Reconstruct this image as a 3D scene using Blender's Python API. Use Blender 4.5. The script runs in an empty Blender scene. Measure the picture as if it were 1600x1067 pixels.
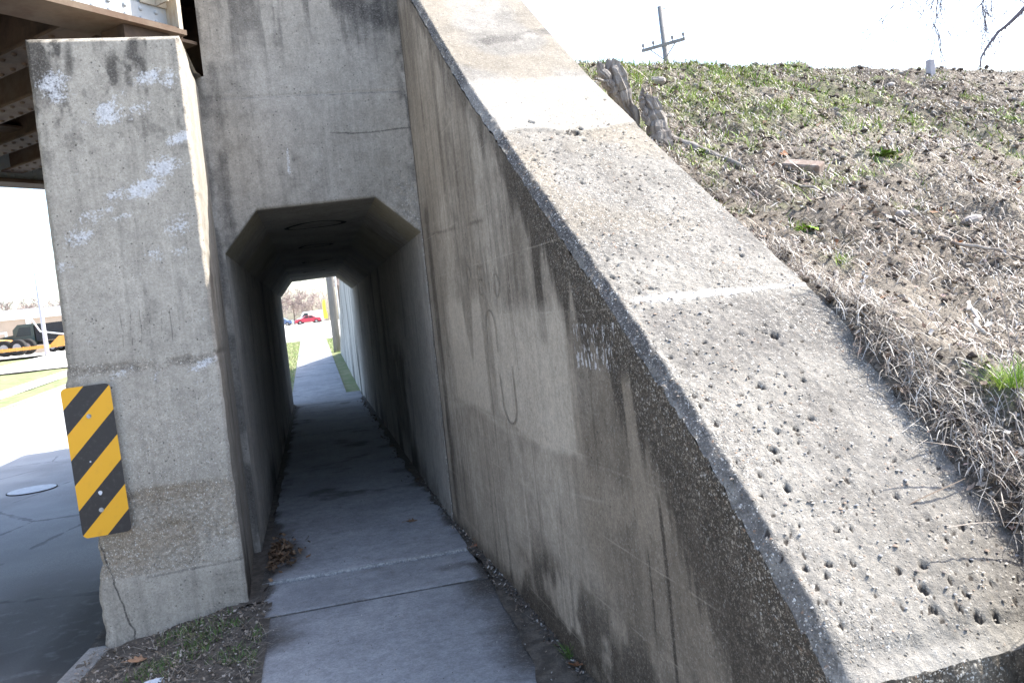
import bpy, math, random
import numpy as np
from mathutils import Vector, Matrix
sc = bpy.context.scene
R = math.radians
# ------------------------------------------------------------ camera, sky, sun
EYE = (0.0, 0.0, 1.65)
def cam_axes(yaw, pitch, roll):
    f = np.array([math.sin(yaw)*math.cos(pitch), math.cos(yaw)*math.cos(pitch), -math.sin(pitch)])
    r = np.array([math.cos(yaw), -math.sin(yaw), 0.0]); u = np.cross(r, f)
    c, s = math.cos(roll), math.sin(roll)
    return c*r+s*u, -s*r+c*u, f
r_, u_, f_ = cam_axes(R(13.392), R(2.8166), R(-6.0))
cd = bpy.data.cameras.new('camera'); cam = bpy.data.objects.new('camera', cd); sc.collection.objects.link(cam)
M = Matrix(((r_[0], u_[0], -f_[0], EYE[0]), (r_[1], u_[1], -f_[1], EYE[1]), (r_[2], u_[2], -f_[2], EYE[2]), (0, 0, 0, 1)))
cam.matrix_world = M
cd.sensor_width = 36; cd.lens = 36*1291/1600; cd.clip_start = 0.05; cd.clip_end = 3000
cd.dof.use_dof = True; cd.dof.focus_distance = 3.6; cd.dof.aperture_fstop = 13.0
sc.camera = cam
SUN_AZ, SUN_EL = 84.0, 46.0
w = bpy.data.worlds.new('World'); sc.world = w; w.use_nodes = True
wn = w.node_tree; bg = wn.nodes['Background']
sky = wn.nodes.new('ShaderNodeTexSky'); sky.sky_type = 'NISHITA'; sky.sun_disc = False
sky.sun_elevation = R(SUN_EL); sky.sun_rotation = R(SUN_AZ); sky.air_density = 1.0; sky.dust_density = 2.5; sky.ozone_density = 1.0
wn.links.new(sky.outputs[0], bg.inputs[0]); bg.inputs[1].default_value = 0.15
sd = bpy.data.lights.new('sun', 'SUN'); sd.energy = 3.3; sd.angle = R(0.5); sd.color = (1.0, 0.95, 0.86)
sun = bpy.data.objects.new('sun', sd); sc.collection.objects.link(sun)
sv = Vector((math.sin(R(SUN_AZ))*math.cos(R(SUN_EL)), math.cos(R(SUN_AZ))*math.cos(R(SUN_EL)), math.sin(R(SUN_EL))))
sun.rotation_euler = sv.to_track_quat('Z', 'Y').to_euler(); sun.location = (30, 5, 40)
vs = sc.view_settings; vs.view_transform = 'Standard'; vs.look = 'None'; vs.gamma = 1; vs.use_curve_mapping = False; vs.exposure = 2.0
sc.render.engine = 'CYCLES'; sc.cycles.max_bounces = 12; sc.cycles.diffuse_bounces = 8
# ------------------------------------------------------------ helpers
rnd = random.Random(7); rng = np.random.default_rng(11)
def link(o): sc.collection.objects.link(o); return o
def tag(o, label=None, cat=None, group=None, kind=None):
    if label: o['label'] = label
    if cat: o['category'] = cat
    if group: o['group'] = group
    if kind: o['kind'] = kind
    return o
def empty(name, loc=(0, 0, 0), rz=0.0):
    o = link(bpy.data.objects.new(name, None)); o.location = loc; o.rotation_euler = (0, 0, rz); o.empty_display_size = .2
    return o
def copy_tree(o, parent=None):
    c = o.copy(); link(c); c.parent = parent
    for ch in list(o.children): copy_tree(ch, c)
    return c
def mesh_np(name, V, F, mat, parent=None, attrs=None, col=None, smooth=True, mi=None):
    """V (n,3); F (m,k) quads or tris."""
    V = np.asarray(V, np.float32); F = np.asarray(F, np.int32); k = F.shape[1]
    me = bpy.data.meshes.new(name); me.vertices.add(len(V)); me.vertices.foreach_set('co', V.ravel())
    me.loops.add(F.size); me.loops.foreach_set('vertex_index', F.ravel())
    me.polygons.add(len(F)); me.polygons.foreach_set('loop_start', np.arange(0, F.size, k, dtype=np.int32))
    if smooth: me.polygons.foreach_set('use_smooth', np.ones(len(F), bool))
    me.update(calc_edges=True)
    for kx, a in (attrs or {}).items():
        at = me.attributes.new(kx, 'FLOAT', 'POINT'); at.data.foreach_set('value', np.asarray(a, np.float32).ravel())
    if col is not None:
        at = me.attributes.new('Col', 'FLOAT_COLOR', 'POINT'); c4 = np.ones((len(V), 4), np.float32); c4[:, :3] = col
        at.data.foreach_set('color', c4.ravel())
    for m in (mat if isinstance(mat, (list, tuple)) else [mat]): me.materials.append(m)
    if mi is not None: me.polygons.foreach_set('material_index', np.asarray(mi, np.int32))
    o = link(bpy.data.objects.new(name, me)); o.parent = parent
    return o
class MB:
    def __init__(s): s.v = []; s.f = []; s.m = []
    def add(s, vs_, fs, mi=0):
        b = len(s.v); s.v += [tuple(map(float, p)) for p in vs_]; s.f += [tuple(b+i for i in q) for q in fs]; s.m += [mi]*len(fs); return s
    def obox(s, o, ax, ay, az, mi=0):
        o, ax, ay, az = map(np.array, (o, ax, ay, az)); o = o.astype(float)
        P = [o, o+ax, o+ax+ay, o+ay, o+az, o+ax+az, o+ax+ay+az, o+ay+az]
        return s.add(P, [(0, 3, 2, 1), (4, 5, 6, 7), (0, 1, 5, 4), (1, 2, 6, 5), (2, 3, 7, 6), (3, 0, 4, 7)], mi)
    def box(s, x0, x1, y0, y1, z0, z1, mi=0): return s.obox((x0, y0, z0), (x1-x0, 0, 0), (0, y1-y0, 0), (0, 0, z1-z0), mi)
    def cbox(s, x0, x1, y0, y1, z0, z1, c=.02, mi=0):
        # box with chamfered edges (outline in x-z extruded, ends slightly inset)
        P = [(x0+c, z0), (x1-c, z0), (x1, z0+c), (x1, z1-c), (x1-c, z1), (x0+c, z1), (x0, z1-c), (x0, z0+c)]
        cx, cz = (x0+x1)/2, (z0+z1)/2
        rings = []
        for y, k in ((y0, 1), (y0+c, 0), (y1-c, 0), (y1, 1)):
            rings.append([(x+(cx-x)/max(abs(cx-x), 1e-6)*c*k, y, z+(cz-z)/max(abs(cz-z), 1e-6)*c*k) for x, z in P])
        b = [p for r in rings for p in r]; f = []
        for r in range(3):
            for i in range(8): f.append((r*8+i, r*8+(i+1) % 8, (r+1)*8+(i+1) % 8, (r+1)*8+i))
        f.append(tuple(range(7, -1, -1))); f.append(tuple(24+i for i in range(8)))
        return s.add(b, f, mi)
    def tube(s, pts, rad, n=6, cap=True, mi=0):
        pts = [np.array(p, float) for p in pts]; rad = rad if hasattr(rad, '__len__') else [rad]*len(pts)
        V = []; up = None
        for i, p in enumerate(pts):
            t = pts[min(i+1, len(pts)-1)]-pts[max(i-1, 0)]; t = t/(np.linalg.norm(t)+1e-9)
            if up is None:
                up = np.array([0, 0, 1.]) if abs(t[2]) < .9 else np.array([1., 0, 0])
            a = np.cross(t, up); a /= np.linalg.norm(a)+1e-9; bb = np.cross(a, t); up = bb
            for k in range(n):
                an = 2*math.pi*k/n; V.append(p+rad[i]*(math.cos(an)*a+math.sin(an)*bb))
        F = []
        for i in range(len(pts)-1):
            for k in range(n): F.append((i*n+k, i*n+(k+1) % n, (i+1)*n+(k+1) % n, (i+1)*n+k))
        if cap: F.append(tuple(range(n-1, -1, -1))); F.append(tuple((len(pts)-1)*n+k for k in range(n)))
        return s.add(V, F, mi)
    def prism(s, poly, axis, d0, d1, mi=0):
        """poly: (a,b) pairs; axis 0: (y,z) swept in x; 1: (x,z) swept in y; 2: (x,y) swept in z"""
        def P(a, b, d): return [(d, a, b), (a, d, b), (a, b, d)][axis]
        n = len(poly); V = [P(a, b, d0) for a, b in poly]+[P(a, b, d1) for a, b in poly]
        F = [tuple(range(n)), tuple(range(2*n-1, n-1, -1))]+[(i, n+i, n+(i+1) % n, (i+1) % n) for i in range(n)]
        return s.add(V, F, mi)
    def sphere(s, c, r, n=10, m=6, sq=(1, 1, 1), mi=0, half=False):
        V = []; F = []
        for i in range(m+1):
            th = math.pi*i/m*(.5 if half else 1)
            for k in range(n):
                a = 2*math.pi*k/n; V.append((c[0]+r*sq[0]*math.sin(th)*math.cos(a), c[1]+r*sq[1]*math.sin(th)*math.sin(a), c[2]+r*sq[2]*math.cos(th)))
        for i in range(m):
            for k in range(n): F.append((i*n+k, (i+1)*n+k, (i+1)*n+(k+1) % n, i*n+(k+1) % n))
        return s.add(V, F, mi)
    def build(s, name, mat, parent=None, smooth=False, fixn=True):
        me = bpy.data.meshes.new(name); me.from_pydata(s.v, [], s.f)
        for m in (mat if isinstance(mat, (list, tuple)) else [mat]): me.materials.append(m)
        me.polygons.foreach_set('material_index', s.m)
        if smooth: me.polygons.foreach_set('use_smooth', [True]*len(s.f))
        me.update()
        if fixn:
            import bmesh
            bm = bmesh.new(); bm.from_mesh(me); bmesh.ops.recalc_face_normals(bm, faces=bm.faces); bm.to_mesh(me); bm.free()
        o = link(bpy.data.objects.new(name, me)); o.parent = parent
        return o
def _h(ix, iy, iz, seed):
    n = (ix.astype(np.int64)*374761393+iy.astype(np.int64)*668265263+iz.astype(np.int64)*2147483647+seed*1274126177) & 0xffffffff
    n = ((n ^ (n >> 13))*1274126177) & 0xffffffff
    return ((n ^ (n >> 16)) & 0xffff)/65535.0
def vnoise(x, y, z=None, seed=0):
    x = np.asarray(x, float); y = np.asarray(y, float); z = np.zeros_like(x) if z is None else np.asarray(z, float)
    x, y, z = np.broadcast_arrays(x, y, z)
    ix, iy, iz = np.floor(x), np.floor(y), np.floor(z); fx, fy, fz = x-ix, y-iy, z-iz
    fx, fy, fz = [t*t*(3-2*t) for t in (fx, fy, fz)]; o = 0
    for a in (0, 1):
        for b in (0, 1):
            for c in (0, 1):
                o = o+_h(ix+a, iy+b, iz+c, seed)*(fx if a else 1-fx)*(fy if b else 1-fy)*(fz if c else 1-fz)
    return o
def fbm(x, y, z=None, seed=0, oct=4):
    o = 0; a = .5; t = 0
    x = np.asarray(x, float); y = np.asarray(y, float); z = np.zeros_like(x) if z is None else np.asarray(z, float)
    for k in range(oct):
        o = o+a*vnoise(x*2**k, y*2**k, z*2**k, seed+k*17); t += a; a *= .5
    return o/t
def ss(x, a, b):
    t = np.clip((np.asarray(x, float)-a)/(b-a), 0, 1); return t*t*(3-2*t)
def gridF(nr, nc, base=0):
    i = np.arange(nr-1)[:, None]; j = np.arange(nc-1)[None, :]; a = base+i*nc+j
    return np.stack([a, a+1, a+nc+1, a+nc], -1).reshape(-1, 4)
# ------------------------------------------------------------ materials
class G:
    def __init__(s, name, rough=.9, spec=.25):
        s.m = bpy.data.materials.new(name); s.m.use_nodes = True; s.nt = s.m.node_tree; s.b = s.nt.nodes['Principled BSDF']
        s.b.inputs['Roughness'].default_value = rough; s.b.inputs['Specular IOR Level'].default_value = spec
        s.tc = s.nt.nodes.new('ShaderNodeTexCoord').outputs['Object']
    def n(s, t): return s.nt.nodes.new('ShaderNode'+t)
    def set(s, sock, v):
        if isinstance(v, bpy.types.NodeSocket): s.nt.links.new(v, sock)
        else:
            if sock.type == 'RGBA' and len(v) == 3: v = (*v, 1)
            sock.default_value = v
    def map(s, sc_=(1, 1, 1), loc=(0, 0, 0), rot=(0, 0, 0), vec=None):
        n = s.n('Mapping'); s.set(n.inputs['Vector'], vec or s.tc); n.inputs['Scale'].default_value = sc_; n.inputs['Location'].default_value = loc; n.inputs['Rotation'].default_value = rot
        return n.outputs[0]
    def noise(s, scale, vec=None, detail=4, rough=.55, dist=0):
        n = s.n('TexNoise'); s.set(n.inputs['Vector'], vec or s.tc); n.inputs['Scale'].default_value = scale; n.inputs['Detail'].default_value = detail
        n.inputs['Roughness'].default_value = rough; n.inputs['Distortion'].default_value = dist; return n.outputs['Fac']
    def vor(s, scale, vec=None, out='Distance', feat='F1', rnd_=1.0):
        n = s.n('TexVoronoi'); n.feature = feat; s.set(n.inputs['Vector'], vec or s.tc); n.inputs['Scale'].default_value = scale; n.inputs['Randomness'].default_value = rnd_
        return n.outputs[out]
    def rng(s, v, a, b, c=0., d=1., smooth=True):
        n = s.n('MapRange'); n.interpolation_type = 'SMOOTHSTEP' if smooth else 'LINEAR'
        for k, x in zip(('Value', 'From Min', 'From Max', 'To Min', 'To Max'), (v, a, b, c, d)): s.set(n.inputs[k], x)
        return n.outputs[0]
    def mth(s, op, a, b=0., c=0., clamp=False):
        n = s.n('Math'); n.operation = op; n.use_clamp = clamp; s.set(n.inputs[0], a); s.set(n.inputs[1], b); s.set(n.inputs[2], c); return n.outputs[0]
    def mix(s, f, a, b, mode='MIX'):
        n = s.n('Mix'); n.data_type = 'RGBA'; n.blend_type = mode; s.set(n.inputs[0], f); s.set(n.inputs[6], a); s.set(n.inputs[7], b); return n.outputs[2]
    def attr(s, name, out='Fac'):
        n = s.n('Attribute'); n.attribute_name = name; return n.outputs[out]
    def sep(s, v): n = s.n('SeparateXYZ'); s.set(n.inputs[0], v); return n.outputs
    def bump(s, h, strength=.5, dist=.01, normal=None):
        n = s.n('Bump'); n.inputs['Strength'].default_value = strength; n.inputs['Distance'].default_value = dist; s.set(n.inputs['Height'], h)
        if normal: s.nt.links.new(normal, n.inputs['Normal'])
        return n.outputs[0]
    def out(s, col, normal=None, rough=None):
        s.set(s.b.inputs['Base Color'], col)
        if normal: s.nt.links.new(normal, s.b.inputs['Normal'])
        if rough is not None: s.set(s.b.inputs['Roughness'], rough)
        return s.m
def concrete(name, c1, c2, dark=(.05, .045, .04), pale=(.62, .62, .64), brown=(.16, .12, .085), streak=.5, pore=.6, agg0=0., streakvec=(14, 14, .9), lines=0., speck=.35, bumpk=.55):
    g = G(name)
    big = g.noise(1.7, detail=5); med = g.noise(9, detail=6, rough=.65); fin = g.noise(75, detail=4, rough=.7); vf = g.noise(330, detail=2)
    col = g.mix(g.rng(big, .3, .7), c1, c2)
    col = g.mix(g.rng(med, .35, .75, 0, .45), col, tuple(x*.62 for x in c1))
    st = g.noise(1, vec=g.map(streakvec), detail=5, rough=.6)
    col = g.mix(g.rng(st, .5, .72, 0, streak), col, tuple(x*.45 for x in c1))
    st2 = g.noise(1, vec=g.map(tuple(x*2.3 for x in streakvec[:2])+(streakvec[2]*1.3,), loc=(3, 5, 1)), detail=5)
    col = g.mix(g.rng(st2, .54, .72, 0, streak*.5), col, tuple(min(1, x*1.5) for x in c2))
    # exposed aggregate: pebbles of different tones
    ag = g.mth('ADD', g.attr('agg'), agg0, clamp=True)
    dv = g.n('VectorMath'); dv.operation = 'ADD'; nn = g.n('TexNoise'); g.set(nn.inputs['Vector'], g.tc); nn.inputs['Scale'].default_value = 55; nn.inputs['Detail'].default_value = 2
    dm = g.n('VectorMath'); dm.operation = 'SCALE'; g.set(dm.inputs[0], nn.outputs['Color']); dm.inputs['Scale'].default_value = .012; g.set(dv.inputs[0], g.tc); g.set(dv.inputs[1], dm.outputs[0]); W = dv.outputs[0]
    vc = g.vor(105, vec=W, out='Color'); vd = g.vor(105, vec=W, out='Distance'); sp = g.sep(vc)
    vc2 = g.vor(210, vec=W, out='Color'); vd2 = g.vor(210, vec=W, out='Distance'); sp2 = g.sep(vc2)
    def pebcol(q): return g.mix(g.rng(q[0], .92, .95), g.mix(g.rng(q[2], .93, .95), g.mix(q[1], tuple(x*.5 for x in c1), tuple(min(1, x*1.45) for x in c2)), (.30, .20, .14)), (.68, .66, .62))
    pebc = g.mix(g.rng(sp[0], .62, .66), pebcol(sp2), pebcol(sp))
    rad = g.mth('MULTIPLY', sp[1], .22); m1 = g.mth('MULTIPLY', g.rng(sp[0], .6, .68), g.rng(vd, g.mth('ADD', rad, .34), g.mth('ADD', rad, .18))); m2 = g.mth('MULTIPLY', g.rng(sp2[0], .5, .55), g.rng(vd2, .5, .35))
    pebm = g.mth('MULTIPLY', g.mth('MAXIMUM', m1, m2), ag)
    # dark / brown staining and painted shade, broken up by fine noise
    dk = g.mth('ADD', g.attr('dark'), g.mth('MULTIPLY', g.mth('SUBTRACT', g.mth('ADD', g.mth('MULTIPLY', st, .6), g.mth('MULTIPLY', med, .6)), .6), .8))
    col = g.mix(g.rng(g.attr('brown'), 0., 1., 0, .8), col, g.mix(med, brown, tuple(x*1.5 for x in brown)))
    dcol = g.mix(g.rng(fin, .5, .72), dark, tuple(min(1, x*2.6) for x in dark)); dcol = g.mix(g.rng(med, .4, .7, 0, .6), dcol, tuple(x*1.7 for x in dark))
    col = g.mix(g.mth('MULTIPLY', g.rng(dk, .1, .85), g.rng(g.attr('dark'), .02, .3)), col, dcol)
    pl = g.mth('ADD', g.attr('pale'), g.mth('MULTIPLY', g.mth('SUBTRACT', g.mth('ADD', g.mth('MULTIPLY', g.noise(38, detail=6, rough=.75), .6), g.mth('MULTIPLY', fin, .4)), .5), 1.7))
    col = g.mix(g.mth('MULTIPLY', g.rng(pl, .46, .72), g.rng(g.attr('pale'), .06, .3, 0, .85)), col, pale)
    col = g.mix(g.rng(g.attr('wash'), 0, 1, 0, .55), col, tuple(min(1, x*1.45) for x in c2))
    col = g.mix(g.mth('MULTIPLY', pebm, .85), col, pebc)
    mid = g.noise(24, detail=5, rough=.7); grain = g.mth('ADD', .62, g.mth('MULTIPLY', g.rng(fin, .3, .7), .28)); grain = g.mth('ADD', grain, g.mth('MULTIPLY', g.rng(vf, .3, .7), .20)); grain = g.mth('ADD', grain, g.mth('MULTIPLY', g.rng(mid, .3, .7), .22))
    col = g.mix(1.0, col, g.mixf(grain), 'MULTIPLY')
    sk = g.mth('MULTIPLY', g.rng(g.noise(62, detail=3, rough=.8), .60, .68), g.rng(g.noise(5, detail=4), .38, .62)); col = g.mix(g.mth('MULTIPLY', sk, speck), col, (.055, .05, .045))
    # air holes
    wv = g.map((1, 1, 1), loc=(.3, .7, .1), vec=W); pv = g.vor(34, vec=wv); ph = g.sep(g.vor(34, vec=wv, out='Color'))
    hole = g.mth('MULTIPLY', g.rng(pv, g.mth('ADD', .1, g.mth('MULTIPLY', ph[1], .14)), .06), g.rng(ph[0], 1-pore*.45, 1-pore*.45+.02))
    pv2 = g.vor(85, vec=W); ph2 = g.sep(g.vor(85, vec=W, out='Color'))
    hole2 = g.mth('MULTIPLY', g.rng(pv2, .2, .1), g.rng(ph2[1], 1-pore*.4, 1-pore*.4+.02))
    hole = g.mth('MAXIMUM', hole, hole2)
    col = g.mix(g.mth('MULTIPLY', hole, .75), col, (.05, .045, .04))
    col = g.mix(g.rng(g.attr('pit'), .1, .7, 0, .95), col, (.036, .031, .027))
    if lines:
        z = g.sep(g.tc)[2]; zz = g.mth('ADD', z, g.mth('MULTIPLY', g.noise(1.2), .02))
        fr = g.mth('ABSOLUTE', g.mth('SUBTRACT', g.mth('FRACT', g.mth('DIVIDE', zz, .29)), .5))
        ln = g.mth('MULTIPLY', g.rng(fr, .016, .004), g.rng(g.noise(2.5), .45, .6))
        col = g.mix(g.mth('MULTIPLY', ln, lines), col, tuple(x*1.4 for x in c2))
    h = g.mth('ADD', g.mth('MULTIPLY', fin, .35), g.mth('MULTIPLY', med, .5)); h = g.mth('ADD', h, g.mth('MULTIPLY', vf, .12))
    h = g.mth('SUBTRACT', h, g.mth('MULTIPLY', hole, .8)); h = g.mth('ADD', h, g.mth('MULTIPLY', pebm, g.rng(vd, .5, 0, 0, .9)))
    h = g.mth('ADD', h, g.mth('MULTIPLY', g.mth('MULTIPLY', fin, ag), .9))
    return g.out(col, g.bump(h, bumpk, .006), rough=.92)
def _mixf(s, v):
    n = s.n('CombineColor')
    for i in range(3): s.set(n.inputs[i], v)
    return n.outputs[0]
G.mixf = _mixf
def plain(name, c, rough=.8, var=.25, scale=8, bump=.2, metal=0., c2=None, f=(.4, .65), vec=None, spec=.3):
    g = G(name, rough, spec); g.b.inputs['Metallic'].default_value = metal
    n1 = g.noise(scale, vec=g.map(vec) if vec else None, detail=6, rough=.65); n2 = g.noise(scale*9, detail=3)
    col = g.mix(g.rng(n1, *f), c, c2 or tuple(x*(1-var) for x in c)); col = g.mix(g.rng(n2, .3, .8, 0, var), col, tuple(x*.6 for x in c))
    return g.out(col, g.bump(g.mth('ADD', n1, g.mth('MULTIPLY', n2, .4)), bump, .01) if bump else None)
def colmat(name, rough=.85, trans=0.):
    g = G(name, rough, .2); c = g.attr('Col', 'Color')
    return g.out(g.mix(g.rng(g.noise(60), .3, .8, 0, .3), c, g.mix(1., c, (.5, .5, .5), 'MULTIPLY')))
MAT = dict(
    wing=concrete('wing_concrete', (.325, .288, .238), (.45, .405, .34), streak=.6, pore=.35, lines=.2, brown=(.175, .148, .115), dark=(.062, .053, .043)),
    top=concrete('coping_concrete', (.185, .175, .158), (.252, .238, .215), streak=.2, pore=.8, agg0=.22, streakvec=(5, 1.2, 2), dark=(.075, .07, .066), brown=(.185, .155, .112), speck=.5, bumpk=.9),
    head=concrete('portal_concrete', (.30, .278, .245), (.41, .38, .34), streak=.32, pore=1.1, dark=(.06, .056, .053)),
    tunnel=concrete('tunnel_concrete', (.41, .388, .355), (.51, .484, .445), streak=.4, pore=.4, dark=(.045, .042, .038), streakvec=(5, 5, .5)),
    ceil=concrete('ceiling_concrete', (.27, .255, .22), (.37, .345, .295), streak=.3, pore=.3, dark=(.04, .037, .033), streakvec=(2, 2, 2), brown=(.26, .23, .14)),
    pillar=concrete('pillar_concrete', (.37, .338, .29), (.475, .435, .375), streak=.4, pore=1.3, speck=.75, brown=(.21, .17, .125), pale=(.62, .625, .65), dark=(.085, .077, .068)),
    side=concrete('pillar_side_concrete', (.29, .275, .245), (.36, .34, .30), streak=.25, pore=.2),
    walk=concrete('sidewalk_concrete', (.275, .282, .297), (.365, .372, .385), streak=.15, pore=.3, agg0=.12, streakvec=(3, 3, 3), pale=(.55, .55, .55), dark=(.07, .063, .056)),
)
# ------------------------------------------------------------ ground, road, walks
def gp(Y):
    return 1.35*np.clip((np.asarray(Y, float)-18)/39, 0, 1)
def sheet(name, xs, ys, off, mat, kind='structure', amp=0., edge=None, parent=None):
    X, Y = np.meshgrid(xs, ys); Z = gp(Y)+off
    if amp: Z = Z+amp*(fbm(X*2, Y*2, seed=3)-.5)
    if edge is not None: X = edge(X, Y)
    o = mesh_np(name, np.stack([X, Y, Z], -1).reshape(-1, 3), gridF(len(ys), len(xs)), mat, parent)
    if kind: o['kind'] = kind
    return o
g = G('asphalt'); n1 = g.noise(1.1, detail=5); n2 = g.noise(120, detail=3, rough=.8); n3 = g.noise(9, detail=5)
c = g.mix(g.rng(n1, .35, .65), (.37, .375, .38), (.47, .47, .475)); c = g.mix(g.rng(n2, .3, .7), tuple([.27, .272, .278]), c)
c = g.mix(g.mth('MULTIPLY', g.attr('dark'), g.rng(n3, .05, .5, .35, 1.)), c, (.085, .081, .077)); c = g.mix(g.attr('pale'), c, (.33, .34, .36))
cr = g.vor(.55, vec=g.map((1, .7, 1)), feat='DISTANCE_TO_EDGE'); crn = g.mth('ADD', cr, g.mth('MULTIPLY', g.mth('SUBTRACT', g.noise(7), .5), .05))
crm = g.mth('MULTIPLY', g.rng(g.mth('ABSOLUTE', crn), .012, .004), g.rng(n1, .4, .5))
c = g.mix(g.mth('MULTIPLY', crm, .45), c, (.05, .05, .05)); MAT['asphalt'] = g.out(c, g.bump(g.mth('SUBTRACT', n2, crm), .5, .006))
MAT['soil'] = plain('dark_soil', (.085, .074, .062), .95, .5, 14, .9, c2=(.16, .14, .118))
MAT['turf'] = plain('short_turf', (.15, .19, .075), .95, .4, 3, .8, c2=(.26, .24, .14))
MAT['lot'] = plain('pale_lot_concrete', (.52, .50, .46), .9, .12, 2, .2)
MAT['ground'] = plain('ground_soil', (.18, .16, .12), .95, .3, .8, .4, c2=(.22, .22, .12))
ys = np.concatenate([np.arange(-40, 18, 4.), np.arange(18, 58, 3.), [57, 62, 80, 120, 200, 400, 900]]); ys = np.unique(ys)
sheet('ground', np.array([-900, -200, -60, -20, -8, 0, 8, 20, 60, 200, 900.]), ys, -.30, MAT['ground'])
# road with damp, stained gutter near the pier
rx = np.linspace(-8.35, -1.45, 70); ry = np.concatenate([np.linspace(-12, 2, 15), np.arange(2.1, 16, .1), np.arange(16.4, 58, 1.2)])
X, Y = np.meshgrid(rx, ry)
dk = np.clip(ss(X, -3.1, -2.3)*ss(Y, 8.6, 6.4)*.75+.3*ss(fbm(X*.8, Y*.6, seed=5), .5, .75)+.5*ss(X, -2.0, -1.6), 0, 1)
pa = ss(X+.25*fbm(X, Y*.6, seed=8), -3.2, -4.4)*.0
xr = X + (X > -2.2)*0
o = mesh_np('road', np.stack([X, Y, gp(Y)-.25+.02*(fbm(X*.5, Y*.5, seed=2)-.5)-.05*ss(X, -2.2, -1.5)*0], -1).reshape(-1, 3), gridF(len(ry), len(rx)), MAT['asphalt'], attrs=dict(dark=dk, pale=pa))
o['kind'] = 'structure'
sheet('parking_lot', np.array([-75, -40, -15.5, -8, -1.5, 4, 20, 60.]), np.array([56.9, 60, 80, 120, 200, 320.]), -.012, MAT['lot'])
# a cross street joins the near side of the lot
sheet('cross_street', np.array([-16, -8.3, -1.5, .9, 6, 40.]), np.array([41, 45, 50, 56.9]), -.016, MAT['lot'])
vx = np.linspace(-8.35, -8.35-1.15, 8)[::-1]
vy = np.concatenate([np.arange(-12, 40.9, 1.0), [40.9]])
sheet('roadside_strip', vx, vy, -.09, MAT['turf'], amp=.05)
sheet('far_sidewalk', np.array([-10.55, -9.5]), vy, -.075, MAT['lot'])
sheet('far_lawn', np.linspace(-16, -10.55, 10), vy, -.085, MAT['turf'], amp=.06)
sheet('side_lawn', np.array([-75, -50, -30, -16]), np.concatenate([vy, [45, 50, 53, 55]]), -.085, MAT['turf'], amp=.06)
def stone_strip(name, pts, w_, top, bot, mat):
    m = MB()
    for (x0, y0), (x1, y1) in zip(pts[:-1], pts[1:]):
        n_ = max(1, int(abs(y1-y0)/3)+1)
        for k in range(n_):
            a, b = k/n_, (k+1)/n_; X0, Y0, X1, Y1 = x0+(x1-x0)*a, y0+(y1-y0)*a, x0+(x1-x0)*b, y0+(y1-y0)*b
            g0, g1 = float(gp(Y0)), float(gp(Y1))
            V = []
            for (x, y, z) in ((X0, Y0, g0), (X1, Y1, g1)):
                V += [(x, y, z+bot), (x, y, z+top-.02), (x+.025, y, z+top), (x+w_, y, z+top), (x+w_, y, z+bot)]
            m.add(V, [(i, i+1, 6+i, 5+i) for i in range(4)]+[(0, 1, 2, 3, 4), (9, 8, 7, 6, 5)])
    o = m.build(name, mat); o['kind'] = 'structure'; return o
MAT['kerb'] = concrete('kerb_concrete', (.27, .265, .26), (.33, .325, .31), streak=.1, pore=.4, agg0=.3)
stone_strip('far_kerb', [(-8.52, -12), (-8.52, 41)], .15, -.07, -.4, MAT['kerb'])
stone_strip('near_kerb', [(-1.62, -12), (-1.60, 4.4), (-1.50, 5.25)], .15, -.115, -.4, MAT['kerb'])
stone_strip('far_side_kerb', [(-1.50, 17.6), (-1.50, 41)], .15, -.07, -.4, MAT['kerb'])
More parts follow.
